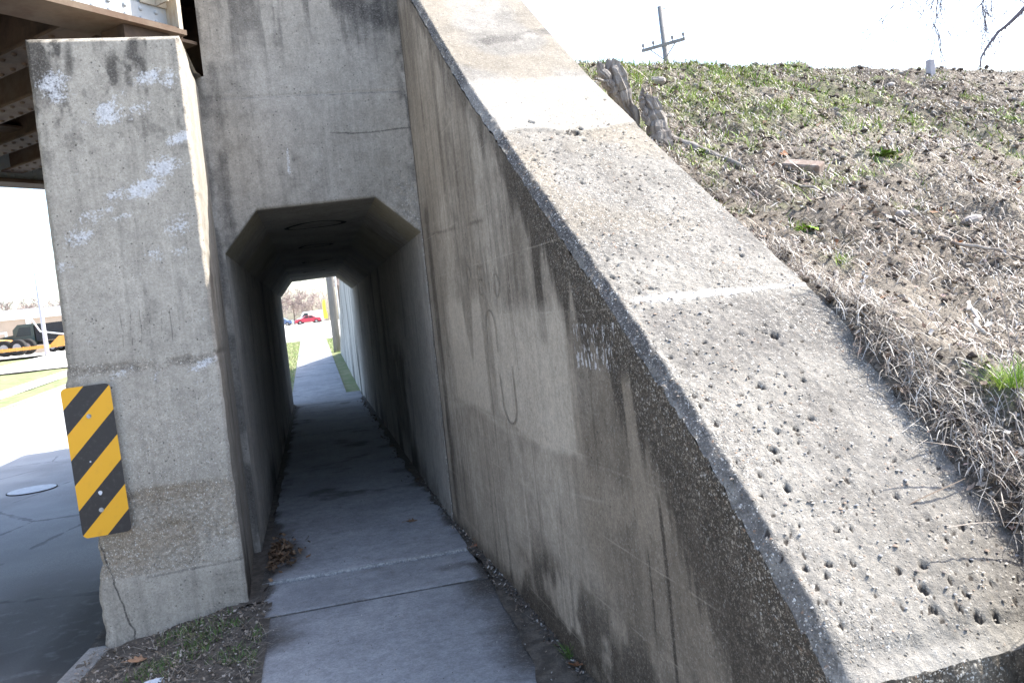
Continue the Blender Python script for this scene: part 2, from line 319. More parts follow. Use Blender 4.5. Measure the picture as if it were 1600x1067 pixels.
# sidewalk slabs
m = []
joints = [-8, -6.5, -5, -3.5, -2, -.5, 1.0, 2.5, 3.75, 4.885, 5.49, 6.46, 8.0, 9.5, 11, 12.5, 14, 15.5, 17, 18.6, 20.2, 21.8, 23.4, 25, 26.6, 28.2, 29.8, 31.4, 33, 34.6, 36.2, 37.8, 39.4, 41]
joints.remove(3.75); joints.remove(2.5)
VV = []; FF = []; A_d = []; A_p = []; base = 0
for k in range(len(joints)-1):
    y0, y1 = joints[k]+.006, joints[k+1]-.006
    xl = -.47 if y1 < 6.3 else (-.5 if y1 < 18 else -.62); xr_ = .86 if y0 < 18 else .56
    zoff = {4.885: .0, 5.49: .017, 6.46: .010}.get(joints[k], rnd.uniform(-.004, .004))
    stp = .05 if y0 < 18 and y0 > 1.5 else .4
    xs_ = np.linspace(xl, xr_, int((xr_-xl)/stp)+2); ys_ = np.unique(np.round(np.concatenate([np.linspace(y0, y1, int((y1-y0)/stp)+2), [y0+.008, y0+.018, y0+.03, y1-.03, y1-.02, y1-.01]]), 4))
    X, Y = np.meshgrid(xs_, ys_)
    ex = np.minimum(X-xl, xr_-X); ey = np.minimum(Y-y0, y1-Y); e = np.minimum(ex, ey)
    Z = gp(Y)+zoff-.006*ss(e, .02, 0)+.003*(fbm(X*3, Y*3, seed=k)-.5)
    # skirt
    P = np.stack([X, Y, Z], -1)
    n_r, n_c = X.shape
    VV.append(P.reshape(-1, 3)); FF.append(gridF(n_r, n_c, base)); base += n_r*n_c
    d = .55*ss(fbm(X*2.3, Y*2.3, seed=9), .55, .8)+.9*ss(ex, .1, .0)*ss(fbm(X*6, Y*6, seed=4), .3, .6)+.25*ss(ey, .02, 0)
    d = d+.9*ss(np.hypot((X+.45)/.34, (Y-6.0)/.55), 1.05, .3)*ss(fbm(X*9, Y*9, seed=14), .2, .55)
    d = np.where(Y > 17, d*.3, d)
    p = np.zeros_like(X)
    if joints[k] == 4.885: p = p+.26
    if joints[k] == 5.49: p = np.maximum(.15, ss(Y-y0, .022, .005)*.5*(.3+.9*fbm(X*8, Y*0, seed=12)))
    A_d.append(d.ravel()); A_p.append(p.ravel())
    # front/back lips
    for yy, yo in ((ys_[0], 0), (ys_[-1], 0)):
        top_ = np.stack([xs_, np.full_like(xs_, yy), gp(np.full_like(xs_, yy))+zoff-.006], -1); bot_ = top_.copy(); bot_[:, 2] -= .08
        VV.append(np.concatenate([top_, bot_])); FF.append(gridF(2, len(xs_), base)); base += 2*len(xs_)
        pv_ = .55 if (joints[k] == 5.49 and yy == ys_[0]) else 0.
        A_d.append(np.full(2*len(xs_), .6 if not pv_ else 0.)); A_p.append(np.full(2*len(xs_), pv_))
o = mesh_np('sidewalk', np.concatenate(VV), np.concatenate(FF), MAT['walk'], attrs=dict(dark=np.concatenate(A_d), pale=np.concatenate(A_p)), smooth=False)
o['kind'] = 'structure'
# soil under and beside the walk
def soil_patch(name, poly_l, poly_r, ys_, z, amp, step=.03, mat='soil'):
    n_ = int(max(abs(poly_r(y)-poly_l(y)) for y in ys_)/step)+3
    U = np.linspace(0, 1, n_); V = []
    for y in ys_:
        l, r = poly_l(y), poly_r(y); x = l+(r-l)*U
        zz = gp(np.full_like(x, y))+(z(x, y) if callable(z) else z)+amp*(fbm(x*9, np.full_like(x, y)*9, seed=6)-.45)+amp*.8*(fbm(x*30, np.full_like(x, y)*30, seed=16)-.5)
        V.append(np.stack([x, np.full_like(x, y), zz], -1))
    o = mesh_np(name, np.concatenate(V), gridF(len(ys_), n_), MAT[mat]); o['kind'] = 'structure'; return o
soil_patch('verge_soil', lambda y: -1.48 if y > 4.5 else -1.5, lambda y: -.42, np.arange(-6, 6.2, .03), lambda x, y: -.115+.115*ss(x, -1.4, -.6)+.0*x-.006, .035)
def er(y): return .965-.0*y
wl = lambda y: float(np.interp(y, [-2, 3.4, 3.64, 4.02, 4.37, 4.81, 5.2, 5.6, 6.3], [.72, .775, .80, .835, .85, .865, .87, .84, .86]))
soil_patch('wall_foot_soil', lambda y: wl(y)+.035*(float(vnoise(np.array([y*5.]), np.array([0.]), seed=3)[0])-.6), lambda y: 1.1, np.arange(-1, 6.3, .025), lambda x, y: .004+.012*ss(x, .82, .98), .02)
soil_patch('left_foot_soil', lambda y: -.62, lambda y: -.50+.17*math.exp(-((y-6.0)/.5)**2)+.02*math.sin(y*9), np.arange(5.15, 17.4, .04), .006, .022)
soil_patch('right_foot_soil', lambda y: .80+.02*math.sin(y*7), lambda y: .92, np.arange(6.2, 17.4, .05), .004, .02)
sheet('verge_beyond', np.linspace(-1.4, -.6, 6), np.arange(17.6, 41.1, .8), -.02, MAT['turf'], amp=.05)
sheet('verge_right', np.linspace(.54, 9, 12), np.arange(30.4, 41.1, .8), -.02, MAT['turf'], amp=.05)
sheet('wall_foot_turf', np.linspace(.54, 1.0, 4), np.arange(17.4, 30.5, .65), -.03, MAT['turf'], amp=.03)
sheet('walk_bed', np.array([-.62, 1.3]), np.array([-8, 0, 6, 12, 17.5]), -.035, MAT['soil'])

# ------------------------------------------------------------ wing wall
TY = np.array([1.2, 1.615, 1.718, 1.835, 2.052, 2.181, 2.324, 2.528, 2.765, 3.046, 3.31, 3.577, 3.881, 4.54, 5.08, 5.662, 6.4])
TZ = np.array([.35, .747, .859, .966, 1.157, 1.248, 1.35, 1.494, 1.661, 1.851, 2.03, 2.21, 2.431, 2.874, 3.297, 3.747, 4.33])
_k = np.polyfit(TY[1:], TZ[1:], 4)
def zt(y): return np.polyval(_k, y)*.6+np.interp(y, TY, TZ)*.4
def wx(y): return .885+(6.4-np.asarray(y, float))*.0322
def gauss(a, b, ca, cb, ra, rb, ang=0.):
    da, db = a-ca, b-cb; c_, s_ = math.cos(ang), math.sin(ang)
    u, v = (da*c_+db*s_)/ra, (-da*s_+db*c_)/rb
    return np.exp(-(u*u+v*v))
PITS = [(2.91,.09,2),(2.9,.51,2),(2.83,.47,2),(2.87,.61,2),(2.73,.14,1),(2.64,.38,1),(2.45,.46,4),(2.47,.43,2),(2.48,.35,2.5),(2.51,.27,3),(2.54,.27,2),(2.43,.13,1.5),(2.42,.16,2),(2.42,.07,3),(2.27,.28,4),(2.27,.43,2.5),(2.31,.27,1.5),(2.41,.45,2),(2.37,.48,1.8),(2.27,.06,2.5),(2.25,.09,2),(2.23,.06,1.8),(2.36,.07,2),(2.2,.23,2),(2.14,.36,3.5),(2.12,.29,3),(2.17,.07,3),(2.12,.23,3),(2.07,.18,4),(2.81,.06,2.5),(2.58,.25,1.5),(2.6,.36,1.8),(2.46,.21,2),(2.48,.54,1.5),(2.48,.68,2),(2.3,.45,1.5),(2.16,.44,2),(2.9,.61,1.5),(2.86,.61,2.5),
 (2.01,.1,2),(1.97,.15,3.5),(1.96,.07,3),(1.97,.28,1.5),(1.96,.33,2.5),(1.99,.5,2.5),(2.04,.18,2.5),(2.02,.35,2.5),(2.05,.06,1.5),(1.91,.07,1.5),(1.88,.12,1.8),(1.85,.06,2.5),(1.85,.21,2.5),(1.83,.22,1.8),(1.85,.25,2),(1.79,.13,3.5),(1.79,.07,3),(1.78,.2,3),(1.75,.37,3.8),(1.71,.33,3.5),(1.81,.55,3.5),(1.84,.47,2.2),(1.79,.48,2.5),(1.9,.43,3),(1.92,.38,1.8),(1.95,.25,1.8),(1.74,.5,1.5),(1.75,.3,3),(1.662,.39,2.6),(1.645,.425,3.4),(1.64,.47,3.0),(1.68,.43,2),(1.71,.41,2),(1.69,.59,2.5),(1.75,.07,2),(1.68,.08,3.5),(1.67,.32,4),(1.65,.33,3),(1.66,.15,1.5),(1.72,.07,2),(1.71,.47,1.8),
 (4.02,.21,3),(3.85,.21,2),(3.73,.22,2.4),(3.68,.09,2),(3.69,.37,2.4),(3.61,.3,1.8),(3.51,.46,2),(3.46,.23,2.6),(3.5,.18,1.5),(3.49,.32,1.5),(3.91,.39,3.8),(3.93,.43,3),(3.83,.59,2),(3.88,.63,1.5),(3.46,.49,1.5),(3.79,.47,1.5),(3.45,.54,1.8),(3.37,.45,2.4),(3.63,.22,1.5),(4.23,.7,1.2),(4.25,.6,1.2),(3.97,.11,1.5),(3.9,.19,1.4)]
for k in range(260): PITS.append((rnd.uniform(1.66, 4.0), rnd.uniform(.05, .71), rnd.choice([.5, .6, .7, .8, .9, 1.0, 1.3, 1.6])))
for (a_, b_, n_) in ((1.67, .50, 4), (1.70, .40, 5), (2.25, .30, 6), (2.75, .12, 9), (2.08, .2, 6), (3.9, .35, 8), (2.45, .45, 5), (1.78, .05, 8)):
    for k in range(n_): PITS.append((rnd.gauss(a_, .04), min(.7, max(.03, rnd.gauss(b_, .05))), rnd.uniform(.8, 2.4)))
def build_wing():
    root = empty('wing_wall', (.98, 1.58, 0))
    tag(root, 'weathered concrete wing wall with broad sloping pitted top, right of the walk', 'wall')
    off = np.array([.98, 1.58, 0])
    Ys = np.unique(np.concatenate([np.arange(1.585, 3.0, .0065), np.arange(3.0, 4.2, .009), np.arange(4.2, 6.36, .016)]))
    nS = len(Ys)
    # ---- left face
    nL = 190; U = np.linspace(0, 1, nL)[None, :]; Y = Ys[:, None]*np.ones((1, nL)); ztop = zt(Ys)[:, None]
    ch = .030+.014*(fbm(Y*7, Y*0, seed=21)-.5)+.012*(vnoise(Y*40, Y*0, seed=22)-.5)
    ch = np.where(Y < 2.0, ch*1.25, ch)
    z0 = -.05; Z = z0+(ztop-ch*1.35-z0)*U; Xw = wx(Y)
    rough = .006*(fbm(Y*5, Z*5, seed=1)-.5)+.010*ss(ztop-Z, .5, 0)*(vnoise(Y*60, Z*60, seed=2)-.5)*ss(Y, 4.3, 3.2)
    X = Xw+rough
    e = ztop-Z
    Nst = fbm(Y*11, Z*.8, seed=31, oct=4); Nm = fbm(Y*3.2, Z*3.2, seed=32)
    wd = np.interp(Y, [1.5, 2.06, 2.17, 2.33, 2.51, 2.9, 3.1, 3.35, 3.65, 3.85, 4.3, 6.4], [1.0, .84, .74, .62, .50, .46, .40, .34, .32, .26, .24, .14])
    wd = wd*(.6+.95*(Nst-.2)+.35*(vnoise(Y*45, Z*1.2, seed=33)-.5)); wk = .55+.45*ss(Y, 4.1, 3.5)
    dark = .98*wk*ss(e, wd*1.5, wd*.5)
    dark = np.maximum(dark, .95*ss(np.abs(Y-3.50-.06*(1.4-Z)*0), .075, .03)*ss(Z, 1.38, 1.5))       # long run below the break
    dark = np.maximum(dark, .42*ss(e, .75, .1)*ss(Y, 3.9, 4.6)*ss(Nst, .45, .65))
    reg = ss(Y, 3.2, 3.1)*ss(Y, 2.60, 2.68)*ss(Z, .85, 1.0)*ss(Z, 1.40, 1.34)
    dark = np.maximum(dark, .42*reg)
    dark = np.maximum(dark, .40*ss(Y, 3.15, 2.9)*ss(Nm, .30, .55)); dark = np.maximum(dark, .34*ss(fbm(Y*2.2, Z*1.1, seed=36), .48, .7)); dark = np.maximum(dark, .36*ss(fbm(Y*24, Z*.55, seed=37, oct=3), .56, .74))
    for yy, w_, za, zb, a in ((2.445, .014, .3, .95, .8), (2.585, .008, .42, .8, .7), (3.97, .007, 1.25, 1.86, .7), (4.22, .006, 1.0, 1.75, .55), (4.05, .006, .8, 1.5, .45), (3.36, .01, .7, 1.3, .35), (6.05, .09, .0, 2.4, .55), (6.31, .05, 0, 4.2, .8), (5.75, .04, 1.1, 3.1, .35), (5.3, .03, 2.1, 3.3, .4), (4.9, .03, 2.0, 2.9, .35), (2.75, .008, .3, .8, .5)):
        dark = np.maximum(dark, a*ss(np.abs(Y-yy+.02*(vnoise(Z*3, Z*0, seed=5)-.5)), w_*1.6, w_*.4)*ss(Z, za-.1, za+.1)*ss(Z, zb+.1, zb-.05))
    base_ = ss(Z, .66, .25)*ss(Y, 5.0, 3.9)*ss(fbm(Y*4, Z*4, seed=41), .30, .55)*.72+.55*ss(Z, .18, .02)
    dark = np.maximum(dark, base_)
    dark = dark*(1-.8*ss(np.abs(Y-2.615-.04*(Z-1)), .055, .03)*ss(Z, .7, .85)*ss(Z, 1.42, 1.3))        # buff run
    dark = np.maximum(dark, .42*ss(np.abs(Y-2.90), .235, .225)*ss(Z, 1.352, 1.36)*ss(Z, 1.555, 1.545)); pale = .58*ss(np.abs(Y-2.90), .235, .22)*ss(Z, 1.352, 1.362)*ss(Z, 1.555, 1.53)*(.30+.9*ss(vnoise(Y*150, Z*34, seed=8), .3, .85))
    pale = np.maximum(pale, .34*ss(e, .4, .05)*ss(vnoise(Y*90, Z*25, seed=9), .72, .86)*ss(Y, 3.8, 3.0))
    zlow = 1.0+.05*np.sin(Y*3)
    wash = .7*ss(Y, 3.18, 3.24)*ss(Y, 4.48, 4.42)*ss(Z, zlow-.02, zlow+.03)*ss(Z, 1.68+.1*(Nst-.5), 1.55)
    vee = ss(Y, 4.62, 4.68)*ss(Y, 5.75, 5.5)*ss(Z, .98, 1.05)*ss(Z, 1.78, 1.62)*(1-.8*ss(np.abs(Y-5.0)-(Z-1.25)*.35, .02, -.03)*ss(Z, 1.25, 1.3))
    wash = np.maximum(wash, .8*vee)
    wash = np.maximum(wash, .45*ss(np.abs(Z-(.99+.03*np.sin(Y*4))), .035, .0)*ss(Y, 3.0, 3.3)*ss(Y, 6.3, 5.8))
    for a_, za_, b_, zb_, w_ in ((3.4, .80, 2.9, .86, .006), (3.9, .62, 3.3, .58, .006), (3.1, .98, 2.6, 1.0, .004), (4.5, .75, 3.9, .70, .006)):
        t_ = np.clip((Y-b_)/(a_-b_), 0, 1); wash = np.maximum(wash, .3*ss(np.abs(Z-(zb_+(za_-zb_)*t_)), w_*1.7, w_*.3)*ss(Y, b_, b_+.08)*ss(Y, a_, a_-.08))
    lineA = ss(np.abs(Z-np.interp(Y, [3.2, 4.44, 6.31], [1.98, 2.10, 2.2])), .02, .005)*.5*ss(vnoise(Y*4, Y*0, seed=77), .3, .6)
    dark = np.maximum(dark, lineA*ss(Y, 3.9, 4.5))
    brown = .5*ss(fbm(Y*1.5, Z*1.2, seed=61), .42, .65)+.62*ss(Y, 3.35, 2.9)*ss(e, .05, .3)
    brown = np.clip(brown*(1-wash), 0, .9)
    agg = .5*ss(e, .45, 0)*ss(Y, 3.9, 3.1)+.2
    mesh_np('face', np.stack([X, Y, Z], -1).reshape(-1, 3)-off, gridF(nS, nL)[:, ::-1], MAT['wing'], root, dict(dark=dark, pale=pale, wash=wash, brown=brown, agg=agg))
    # ---- top with rounded, ragged arris
    Wd = np.concatenate([np.linspace(0, .045, 8)[:-1], np.arange(.045, .735, .0068), [.742]]); nW = len(Wd)
    Y = Ys[:, None]*np.ones((1, nW)); W = Wd[None, :]*np.ones((nS, 1)); c1 = ch[:, :1]
    c1 = c1*1.35; t_ = np.clip(W/.036, 0, 1); Z = zt(Ys)[:, None]-c1*(1-t_)
    Z = Z+.010*(fbm(W*4, Y*4, seed=51)-.5)
    # broken edges and coarse texture near the bottom end
    Z = Z+.006*(vnoise(W*70, Y*70, seed=52)-.5)*(ss(Y, 4.4, 3.2)*.7+.3)+.012*(vnoise(W*55, Y*55, seed=53)-.5)*ss(W, .09, .01)
    pit = np.zeros_like(Z)
    for (py, pw, pr) in PITS:
        r1 = pr*.0031*(1+.35*(py-1.6))*.9; a0 = np.searchsorted(Ys, py-3*r1); a1 = np.searchsorted(Ys, py+3*r1)
        if a1 <= a0: continue
        yy = Y[a0:a1]; ww = W[a0:a1]; an = rnd.uniform(0, 3); el = rnd.uniform(.75, 1.3)
        u = ((ww-pw)*math.cos(an)+(yy-py)*1.2*math.sin(an))/r1*el; v = (-(ww-pw)*math.sin(an)+(yy-py)*1.2*math.cos(an))/r1/el
        d = np.sqrt(u*u+v*v)+.75*(vnoise(ww*170, yy*170, seed=54)-.5)+.5*(vnoise(ww*70, yy*70, seed=56)-.5)
        m_ = ss(d, 1.1, .75); Z[a0:a1] -= m_*r1*(.7+1.3*((py*37.7+pw*91.3) % 1)); pit[a0:a1] = np.maximum(pit[a0:a1], ss(d, 1.0, .75))
    # joint lips (repair mortar step at 3.95, pale joint at 2.67) and bottom lip
    jy = 2.668+.01*(fbm(W*9, W*0, seed=55)-.5); Z += .004*ss(np.abs(Y-jy), .03, .0)
    j2 = 3.93+.05*np.sin(W*11)*.5+.07*(fbm(W*7, W*0, seed=56)-.5); Z += .010*ss(Y-j2, -.004, .004)
    lip = 1.64+.006*np.sin(W*20); Z -= .012*ss(Y-lip, .006, -.006)
    pale = .80*ss(np.abs(Y-jy-.012+.02*W), .016+.07*fbm(W*14, W*0, seed=57)*ss(W, .85, .3), .003)*(.55+.6*fbm(W*30, Y*30, seed=58))*(.5+.5*ss(W, .02, .1))
    cw = .9*ss(Y-j2, -.01, .02)*ss(Y, 4.62, 4.45+.0*Y); wash = .9*cw+.5*ss(Y, 4.5, 4.7)*ss(fbm(W*3, Y*3, seed=59), .4, .65)  # mortar patch tone, with glare on the upper slope painted in as lighter colour
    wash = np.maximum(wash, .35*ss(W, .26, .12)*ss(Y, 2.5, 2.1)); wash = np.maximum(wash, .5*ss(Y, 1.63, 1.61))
    dark = .62*ss(np.abs(Y-4.93-.25*W), .10, .02)*ss(W, .1, .3)*ss(fbm(W*5, Y*6, seed=60), .3, .5)  # bands across the upper slope: twig shadows painted in as dark colour
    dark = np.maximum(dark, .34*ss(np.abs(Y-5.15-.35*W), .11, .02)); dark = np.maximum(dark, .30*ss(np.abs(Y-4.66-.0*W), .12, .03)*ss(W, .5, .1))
    dark = np.maximum(dark, .40*ss(fbm(W*2.2+1, Y*1.7, seed=62), .47, .66)*ss(Y, 2.75, 2.55)*ss(W, .12, .3))
    dark = np.maximum(dark, .34*ss(np.abs(W-.33-.06*np.sin(Y*4)), .10, .03)*ss(Y, 2.3, 2.0))
    dark = np.maximum(dark, .75*ss(W, .042, .034)*ss(fbm(W*30, Y*14, seed=63), .2, .5))  # chamfer strip darkened in colour for its shaded side
    dark = np.maximum(dark, .30*ss(W, .55, .72)*ss(Y, 2.8, 2.4)); dark = np.maximum(dark, .55*ss(Y, 2.66, 2.62)*ss(Y, 2.1, 2.45)*ss(W, .02, .1)*(.6+.6*fbm(W*5, Y*5, seed=68))); dark = np.maximum(dark, .30*ss(fbm(W*7, Y*2.6, seed=69), .45, .7)); dark = np.maximum(dark, .34*ss(Y, 3.9, 3.2)*ss(Y, 2.7, 2.95)*ss(fbm(W*4, Y*3, seed=70), .35, .6))
    brown = .55*ss(fbm(W*2.5, Y*2.0, seed=64), .42, .65)*ss(Y, 2.9, 3.2)
    agg = np.clip(.1+.85*ss(fbm(W*4, Y*3.2, seed=65), .42, .66), 0, 1)*ss(Y-j2, .02, -.01)+.05
    agg = np.maximum(agg, ss(W, .07, .02)); agg = agg*(1-.8*ss(Y, 1.64, 1.62))
    X = wx(Y)+W+c1*.0
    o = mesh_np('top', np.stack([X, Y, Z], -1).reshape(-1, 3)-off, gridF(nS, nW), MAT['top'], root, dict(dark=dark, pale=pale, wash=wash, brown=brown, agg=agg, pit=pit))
    np_ = 1500; py = rng.uniform(1.62, 3.95, np_); pw = rng.uniform(.01, .72, np_); kk = (fbm(pw*6, py*4, seed=66) > .47) | (pw < .05); py, pw = py[kk], pw[kk]; np_ = len(py)
    pr_ = rng.uniform(.0018, .0052, np_)*(1+.5*(rng.random(np_) < .08)); zi = np.searchsorted(Ys, py).clip(0, nS-1); wi = np.searchsorted(Wd, pw).clip(0, nW-1); pz = Z[zi, wi]
    oc = np.array([(1, 0, 0), (.7, .7, 0), (0, 1, 0), (-.7, .7, 0), (-1, 0, 0), (-.7, -.7, 0), (0, -1, 0), (.7, -.7, 0), (.45, .2, .7), (-.1, .5, .7), (-.45, -.1, .7), (.1, -.45, .7)])
    PV = oc[None]*rng.uniform(.7, 1.25, (np_, 12, 1))*pr_[:, None, None]*np.array([1.2, 1, .75])+np.stack([wx(py)+pw, py, pz-.0006], -1)[:, None]-off
    PF = [(0, 1, 8), (1, 2, 9), (1, 9, 8), (2, 3, 9), (3, 4, 10), (3, 10, 9), (4, 5, 10), (5, 6, 11), (5, 11, 10), (6, 7, 11), (7, 0, 8), (7, 8, 11), (8, 9, 10), (8, 10, 11)]
    PF = (np.arange(np_)[:, None, None]*12+np.array(PF)[None]).reshape(-1, 3); pc = np.array([(.32, .30, .27), (.24, .22, .2), (.42, .40, .37), (.17, .15, .14), (.26, .2, .16), (.2, .21, .23)])[rng.integers(0, 6, np_)]
    ob = mesh_np('pebbles', PV.reshape(-1, 3), PF, colmat('pebble_stone', .8), root, col=np.repeat(pc, 12, axis=0), smooth=False); ob['kind'] = 'stuff'
    # ---- end face (rough, below the lip), back face and closing behind
    E = []; nz = 70; nx = 75
    ze = float(zt(1.585)); Wx, Zx = np.meshgrid(np.linspace(0, .742, nx), np.linspace(-.05, 1, nz)); 
    topz = np.interp(np.linspace(0, .742, nx), Wd, Z[0])
    Zx = -.05+(topz[None, :]+.05)*np.linspace(0, 1, nz)[:, None]
    bev = .03*ss(topz[None, :]-Zx, .03, 0)*0
    Yx = 1.585-.014*(vnoise(Wx*45, Zx*45, seed=71)-.2)*ss(topz[None, :]-Zx, 0, .02)+bev
    mesh_np('end_face', np.stack([wx(1.585)+Wx, Yx, Zx], -1).reshape(-1, 3)-off, gridF(nz, nx), MAT['wing'], root, dict(dark=.5+.5*fbm(Wx*5, Zx*5, seed=72), agg=np.ones_like(Wx)))
    Yb = np.linspace(1.585, 6.34, 60)[:, None]*np.ones((1, 8)); Zb = -.05+(zt(Yb)+.04)*np.linspace(0, 1, 8)[None, :]
    mesh_np('back_face', np.stack([wx(Yb)+.742, Yb, Zb], -1).reshape(-1, 3)-off, gridF(60, 8), MAT['wing'], root, dict(brown=Yb*0+.3))
    # faint old scrawl on the face: thin ribbons of grime a millimetre proud
    mb = MB()
    def rib(pts, w_=.006):
        for (ya, za), (yb, zb) in zip(pts[:-1], pts[1:]):
            d = np.array([yb-ya, zb-za]); L = np.linalg.norm(d)+1e-6; nn = np.array([-d[1], d[0]])/L*w_
            P = [(ya-nn[0], za-nn[1]), (yb-nn[0], zb-nn[1]), (yb+nn[0], zb+nn[1]), (ya+nn[0], za+nn[1])]
            mb.add([(float(wx(a))-.0055-off[0], a-off[1], b) for a, b in P], [(0, 1, 2, 3)])
    def arc(cy, cz, ry, rz, a0, a1, n=14): return [(cy+ry*math.cos(R(a0+(a1-a0)*i/n)), cz+rz*math.sin(R(a0+(a1-a0)*i/n))) for i in range(n+1)]
    rib(arc(4.85, 1.84, .05, .045, 0, 360), .004)
    rib([(4.50, 1.86), (4.62, 1.86), (4.62, 1.79)]+arc(4.57, 1.75, .06, .05, 140, -120), .004)
    rib([(4.40, 1.95), (4.38, 1.70)], .004)
    rib([(4.22, 1.84)]+arc(4.22, 1.74, .055, .06, 100, 440), .004)
    rib([(4.33, 1.38)]+arc(4.44, 1.52, .11, .09, 180, 0)+[(4.55, 1.40)], .004)
    rib([(4.07, 1.32)]+arc(4.20, 1.12, .13, .11, 180, 360)+[(4.34, 1.26)], .005)
    mb.build('scrawl', plain('faded_scrawl', (.31, .275, .228), .95, .4, 30, .1), root, fixn=False)
build_wing()
# ------------------------------------------------------------ underpass (portal, tunnel) 
TP = [(-.55, 0), (-.55, 2.20), (-.30, 2.495), (.567, 2.528), (.880, 2.24), (.880, 0)]
Y0, Y1 = 6.30, 17.5
def build_underpass():
    root = empty('underpass', (.15, Y0, 0)); off = np.array([.15, Y0, 0])
    tag(root, 'grey concrete pedestrian underpass with a chamfered dark opening under the railway', 'tunnel')
    # portal face above the opening: from the opening outline up to the parapet
    xs = np.linspace(-.60, .905, 190); zo = np.interp(xs, [-.60, -.551, -.55, -.30, .567, .880, .863, .905], [0, 0, 2.20, 2.495, 2.528, 2.24, 0, 0])
    nz = 260; U = np.linspace(0, 1, nz)[:, None]; X = xs[None, :]*np.ones((nz, 1))
    zz = zo[None, :]; Z = np.where(zz < 1, -.05+4.95*U, zz+(4.9-zz)*U)
    # columns left/right of the opening get the full height, so split in three meshes
    for nm, sel, lo in (('portal_face', (xs > -.5505) & (xs < .8805), None), ('left_jamb', xs < -.549, 0), ('right_jamb', xs > .86, 0)):
        x_ = xs[sel]
        if nm == 'portal_face': x_ = np.linspace(-.55, .880, 186)
        if nm == 'left_jamb': x_ = np.linspace(-.61, -.55, 6)
        if nm == 'right_jamb': x_ = np.linspace(.880, .905, 5)
        X = x_[None, :]*np.ones((nz, 1)); zb = np.interp(x_, [-.55, -.30, .567, .880], [2.20, 2.495, 2.528, 2.24])[None, :] if lo is None else 0*x_[None, :]-.05
        ztp = 4.9 if nm != 'left_jamb' else 3.47
        Z = zb+(ztp-zb)*U
        Yf = Y0+.006*(fbm(X*4, Z*4, seed=81)-.5)+.014*ss(Z-zb, .012, 0)*(lo is None)
        Yf = Yf+.008*ss(np.abs(Z-3.312), .008, .002)*.7
        cor = ss(X, .60, .80)*ss(Z, 2.75, 2.55); Yf = Yf+.014*cor*(vnoise(X*45, Z*45, seed=82)-.2)
        dark = .55*ss(Z, 3.3, 3.9)*ss(fbm(X*14, Z*1.0, seed=83), .38, .62)+.25*ss(fbm(X*3, Z*2, seed=84), .5, .7)
        dark = np.maximum(dark, .55*ss(X, .76, .88)*ss(fbm(X*20, Z*6, seed=85), .3, .55)*ss(Z, 2.4, 2.8))
        dark = np.maximum(dark, .7*ss(np.abs(Z-3.02-.01*np.sin(X*9)), .010, .002)*ss(X, .15, .4)); dark = np.maximum(dark, .5*ss(np.abs(Z-3.303), .008, .002))
        dark = np.maximum(dark, .5*ss(X, -.38, -.5)*ss(fbm(X*9, Z*4, seed=86), .25, .5)); dark = np.maximum(dark, .4*ss(X, .55, .8)*ss(fbm(X*5, Z*5, seed=87), .45, .65)*ss(Z, 3.3, 2.6))
        pale = .6*ss(np.abs(X+.035-.015*(Z-2.8)), .022, .008)*ss(Z, 2.66, 2.76)*ss(Z, 3.0, 2.9)+.42*ss(np.abs(X-.2), .018, .006)*ss(Z, 2.75, 2.8)*ss(Z, 2.93, 2.86)
        pale = np.maximum(pale, .5*ss(np.abs(Z-3.321), .010, .002)*ss(X, .25, -.1)); pale = np.maximum(pale, .30*gauss(X, Z, .86, 3.3, .03, .35)*ss(vnoise(X*50, Z*50, seed=88), .55, .8))
        pale = np.maximum(pale, .42*cor*ss(vnoise(X*40, Z*40, seed=89), .6, .85))
        wash = .28*gauss(X, Z, -.2, 3.6, .12, .5)+.25*gauss(X, Z, .3, 3.7, .08, .5)+.22*gauss(X, Z, -.15, 2.9, .06, .4)
        agg = .15+.8*cor
        mesh_np(nm, np.stack([X, Yf, Z], -1).reshape(-1, 3)-off, gridF(nz, len(x_)), MAT['head'], root, dict(dark=dark, pale=pale, wash=wash, agg=agg))
    # inner faces
    ny = 230; Ys = np.linspace(Y0+.01, Y1, ny)[:, None]
    names = ['left_wall', 'left_haunch', 'ceiling', 'right_haunch', 'right_wall']
    for i, nm in enumerate(names):
        (xa, za), (xb, zb) = TP[i], TP[i+1]; nu = 46 if 'wall' in nm else 16
        U = np.linspace(0, 1, nu)[None, :]; X = xa+(xb-xa)*U+0*Ys; Z = (za-.05 if za == 0 else za)+((zb-.05 if zb == 0 else zb)-(za-.05 if za == 0 else za))*U+0*Ys; Y = Ys+0*U
        nrm = np.array([zb-za, -(xb-xa)]); nrm = nrm/np.linalg.norm(nrm); a = .012*(fbm(Y*2, (X+Z)*3, seed=90+i)-.5)*np.sin(np.pi*U)
        X = X+nrm[0]*a; Z = Z+nrm[1]*a
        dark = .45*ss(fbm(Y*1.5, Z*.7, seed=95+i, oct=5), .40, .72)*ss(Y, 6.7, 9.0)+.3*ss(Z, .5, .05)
        if i == 4: dark = np.maximum(dark, .55*ss(np.hypot((Y-9.2)/1.3, (Z-.75)/.8), 1.1, .5)*ss(fbm(Y*2, Z*2, seed=99), .25, .5))
        if i == 2: dark = dark*.8+.35*ss(np.abs((Y*1.35) % 1-.5), .06, .02)
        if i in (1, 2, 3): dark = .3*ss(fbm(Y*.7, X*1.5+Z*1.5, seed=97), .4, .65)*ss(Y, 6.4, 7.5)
        wash = .5*ss(np.abs(Y-6.55), .2, .05)*(i == 0)+.45*ss(fbm(Y*4, Z*.5, seed=93), .55, .7)*ss(Y, 12, 15)
        pale = .45*gauss(Y, Z, 9.4, 1.55, .25, .1)*(i == 4)
        brown = (.5 if i in (1, 3) else .15)*ss(fbm(Y*1.2, Z*2, seed=98), .35, .6)
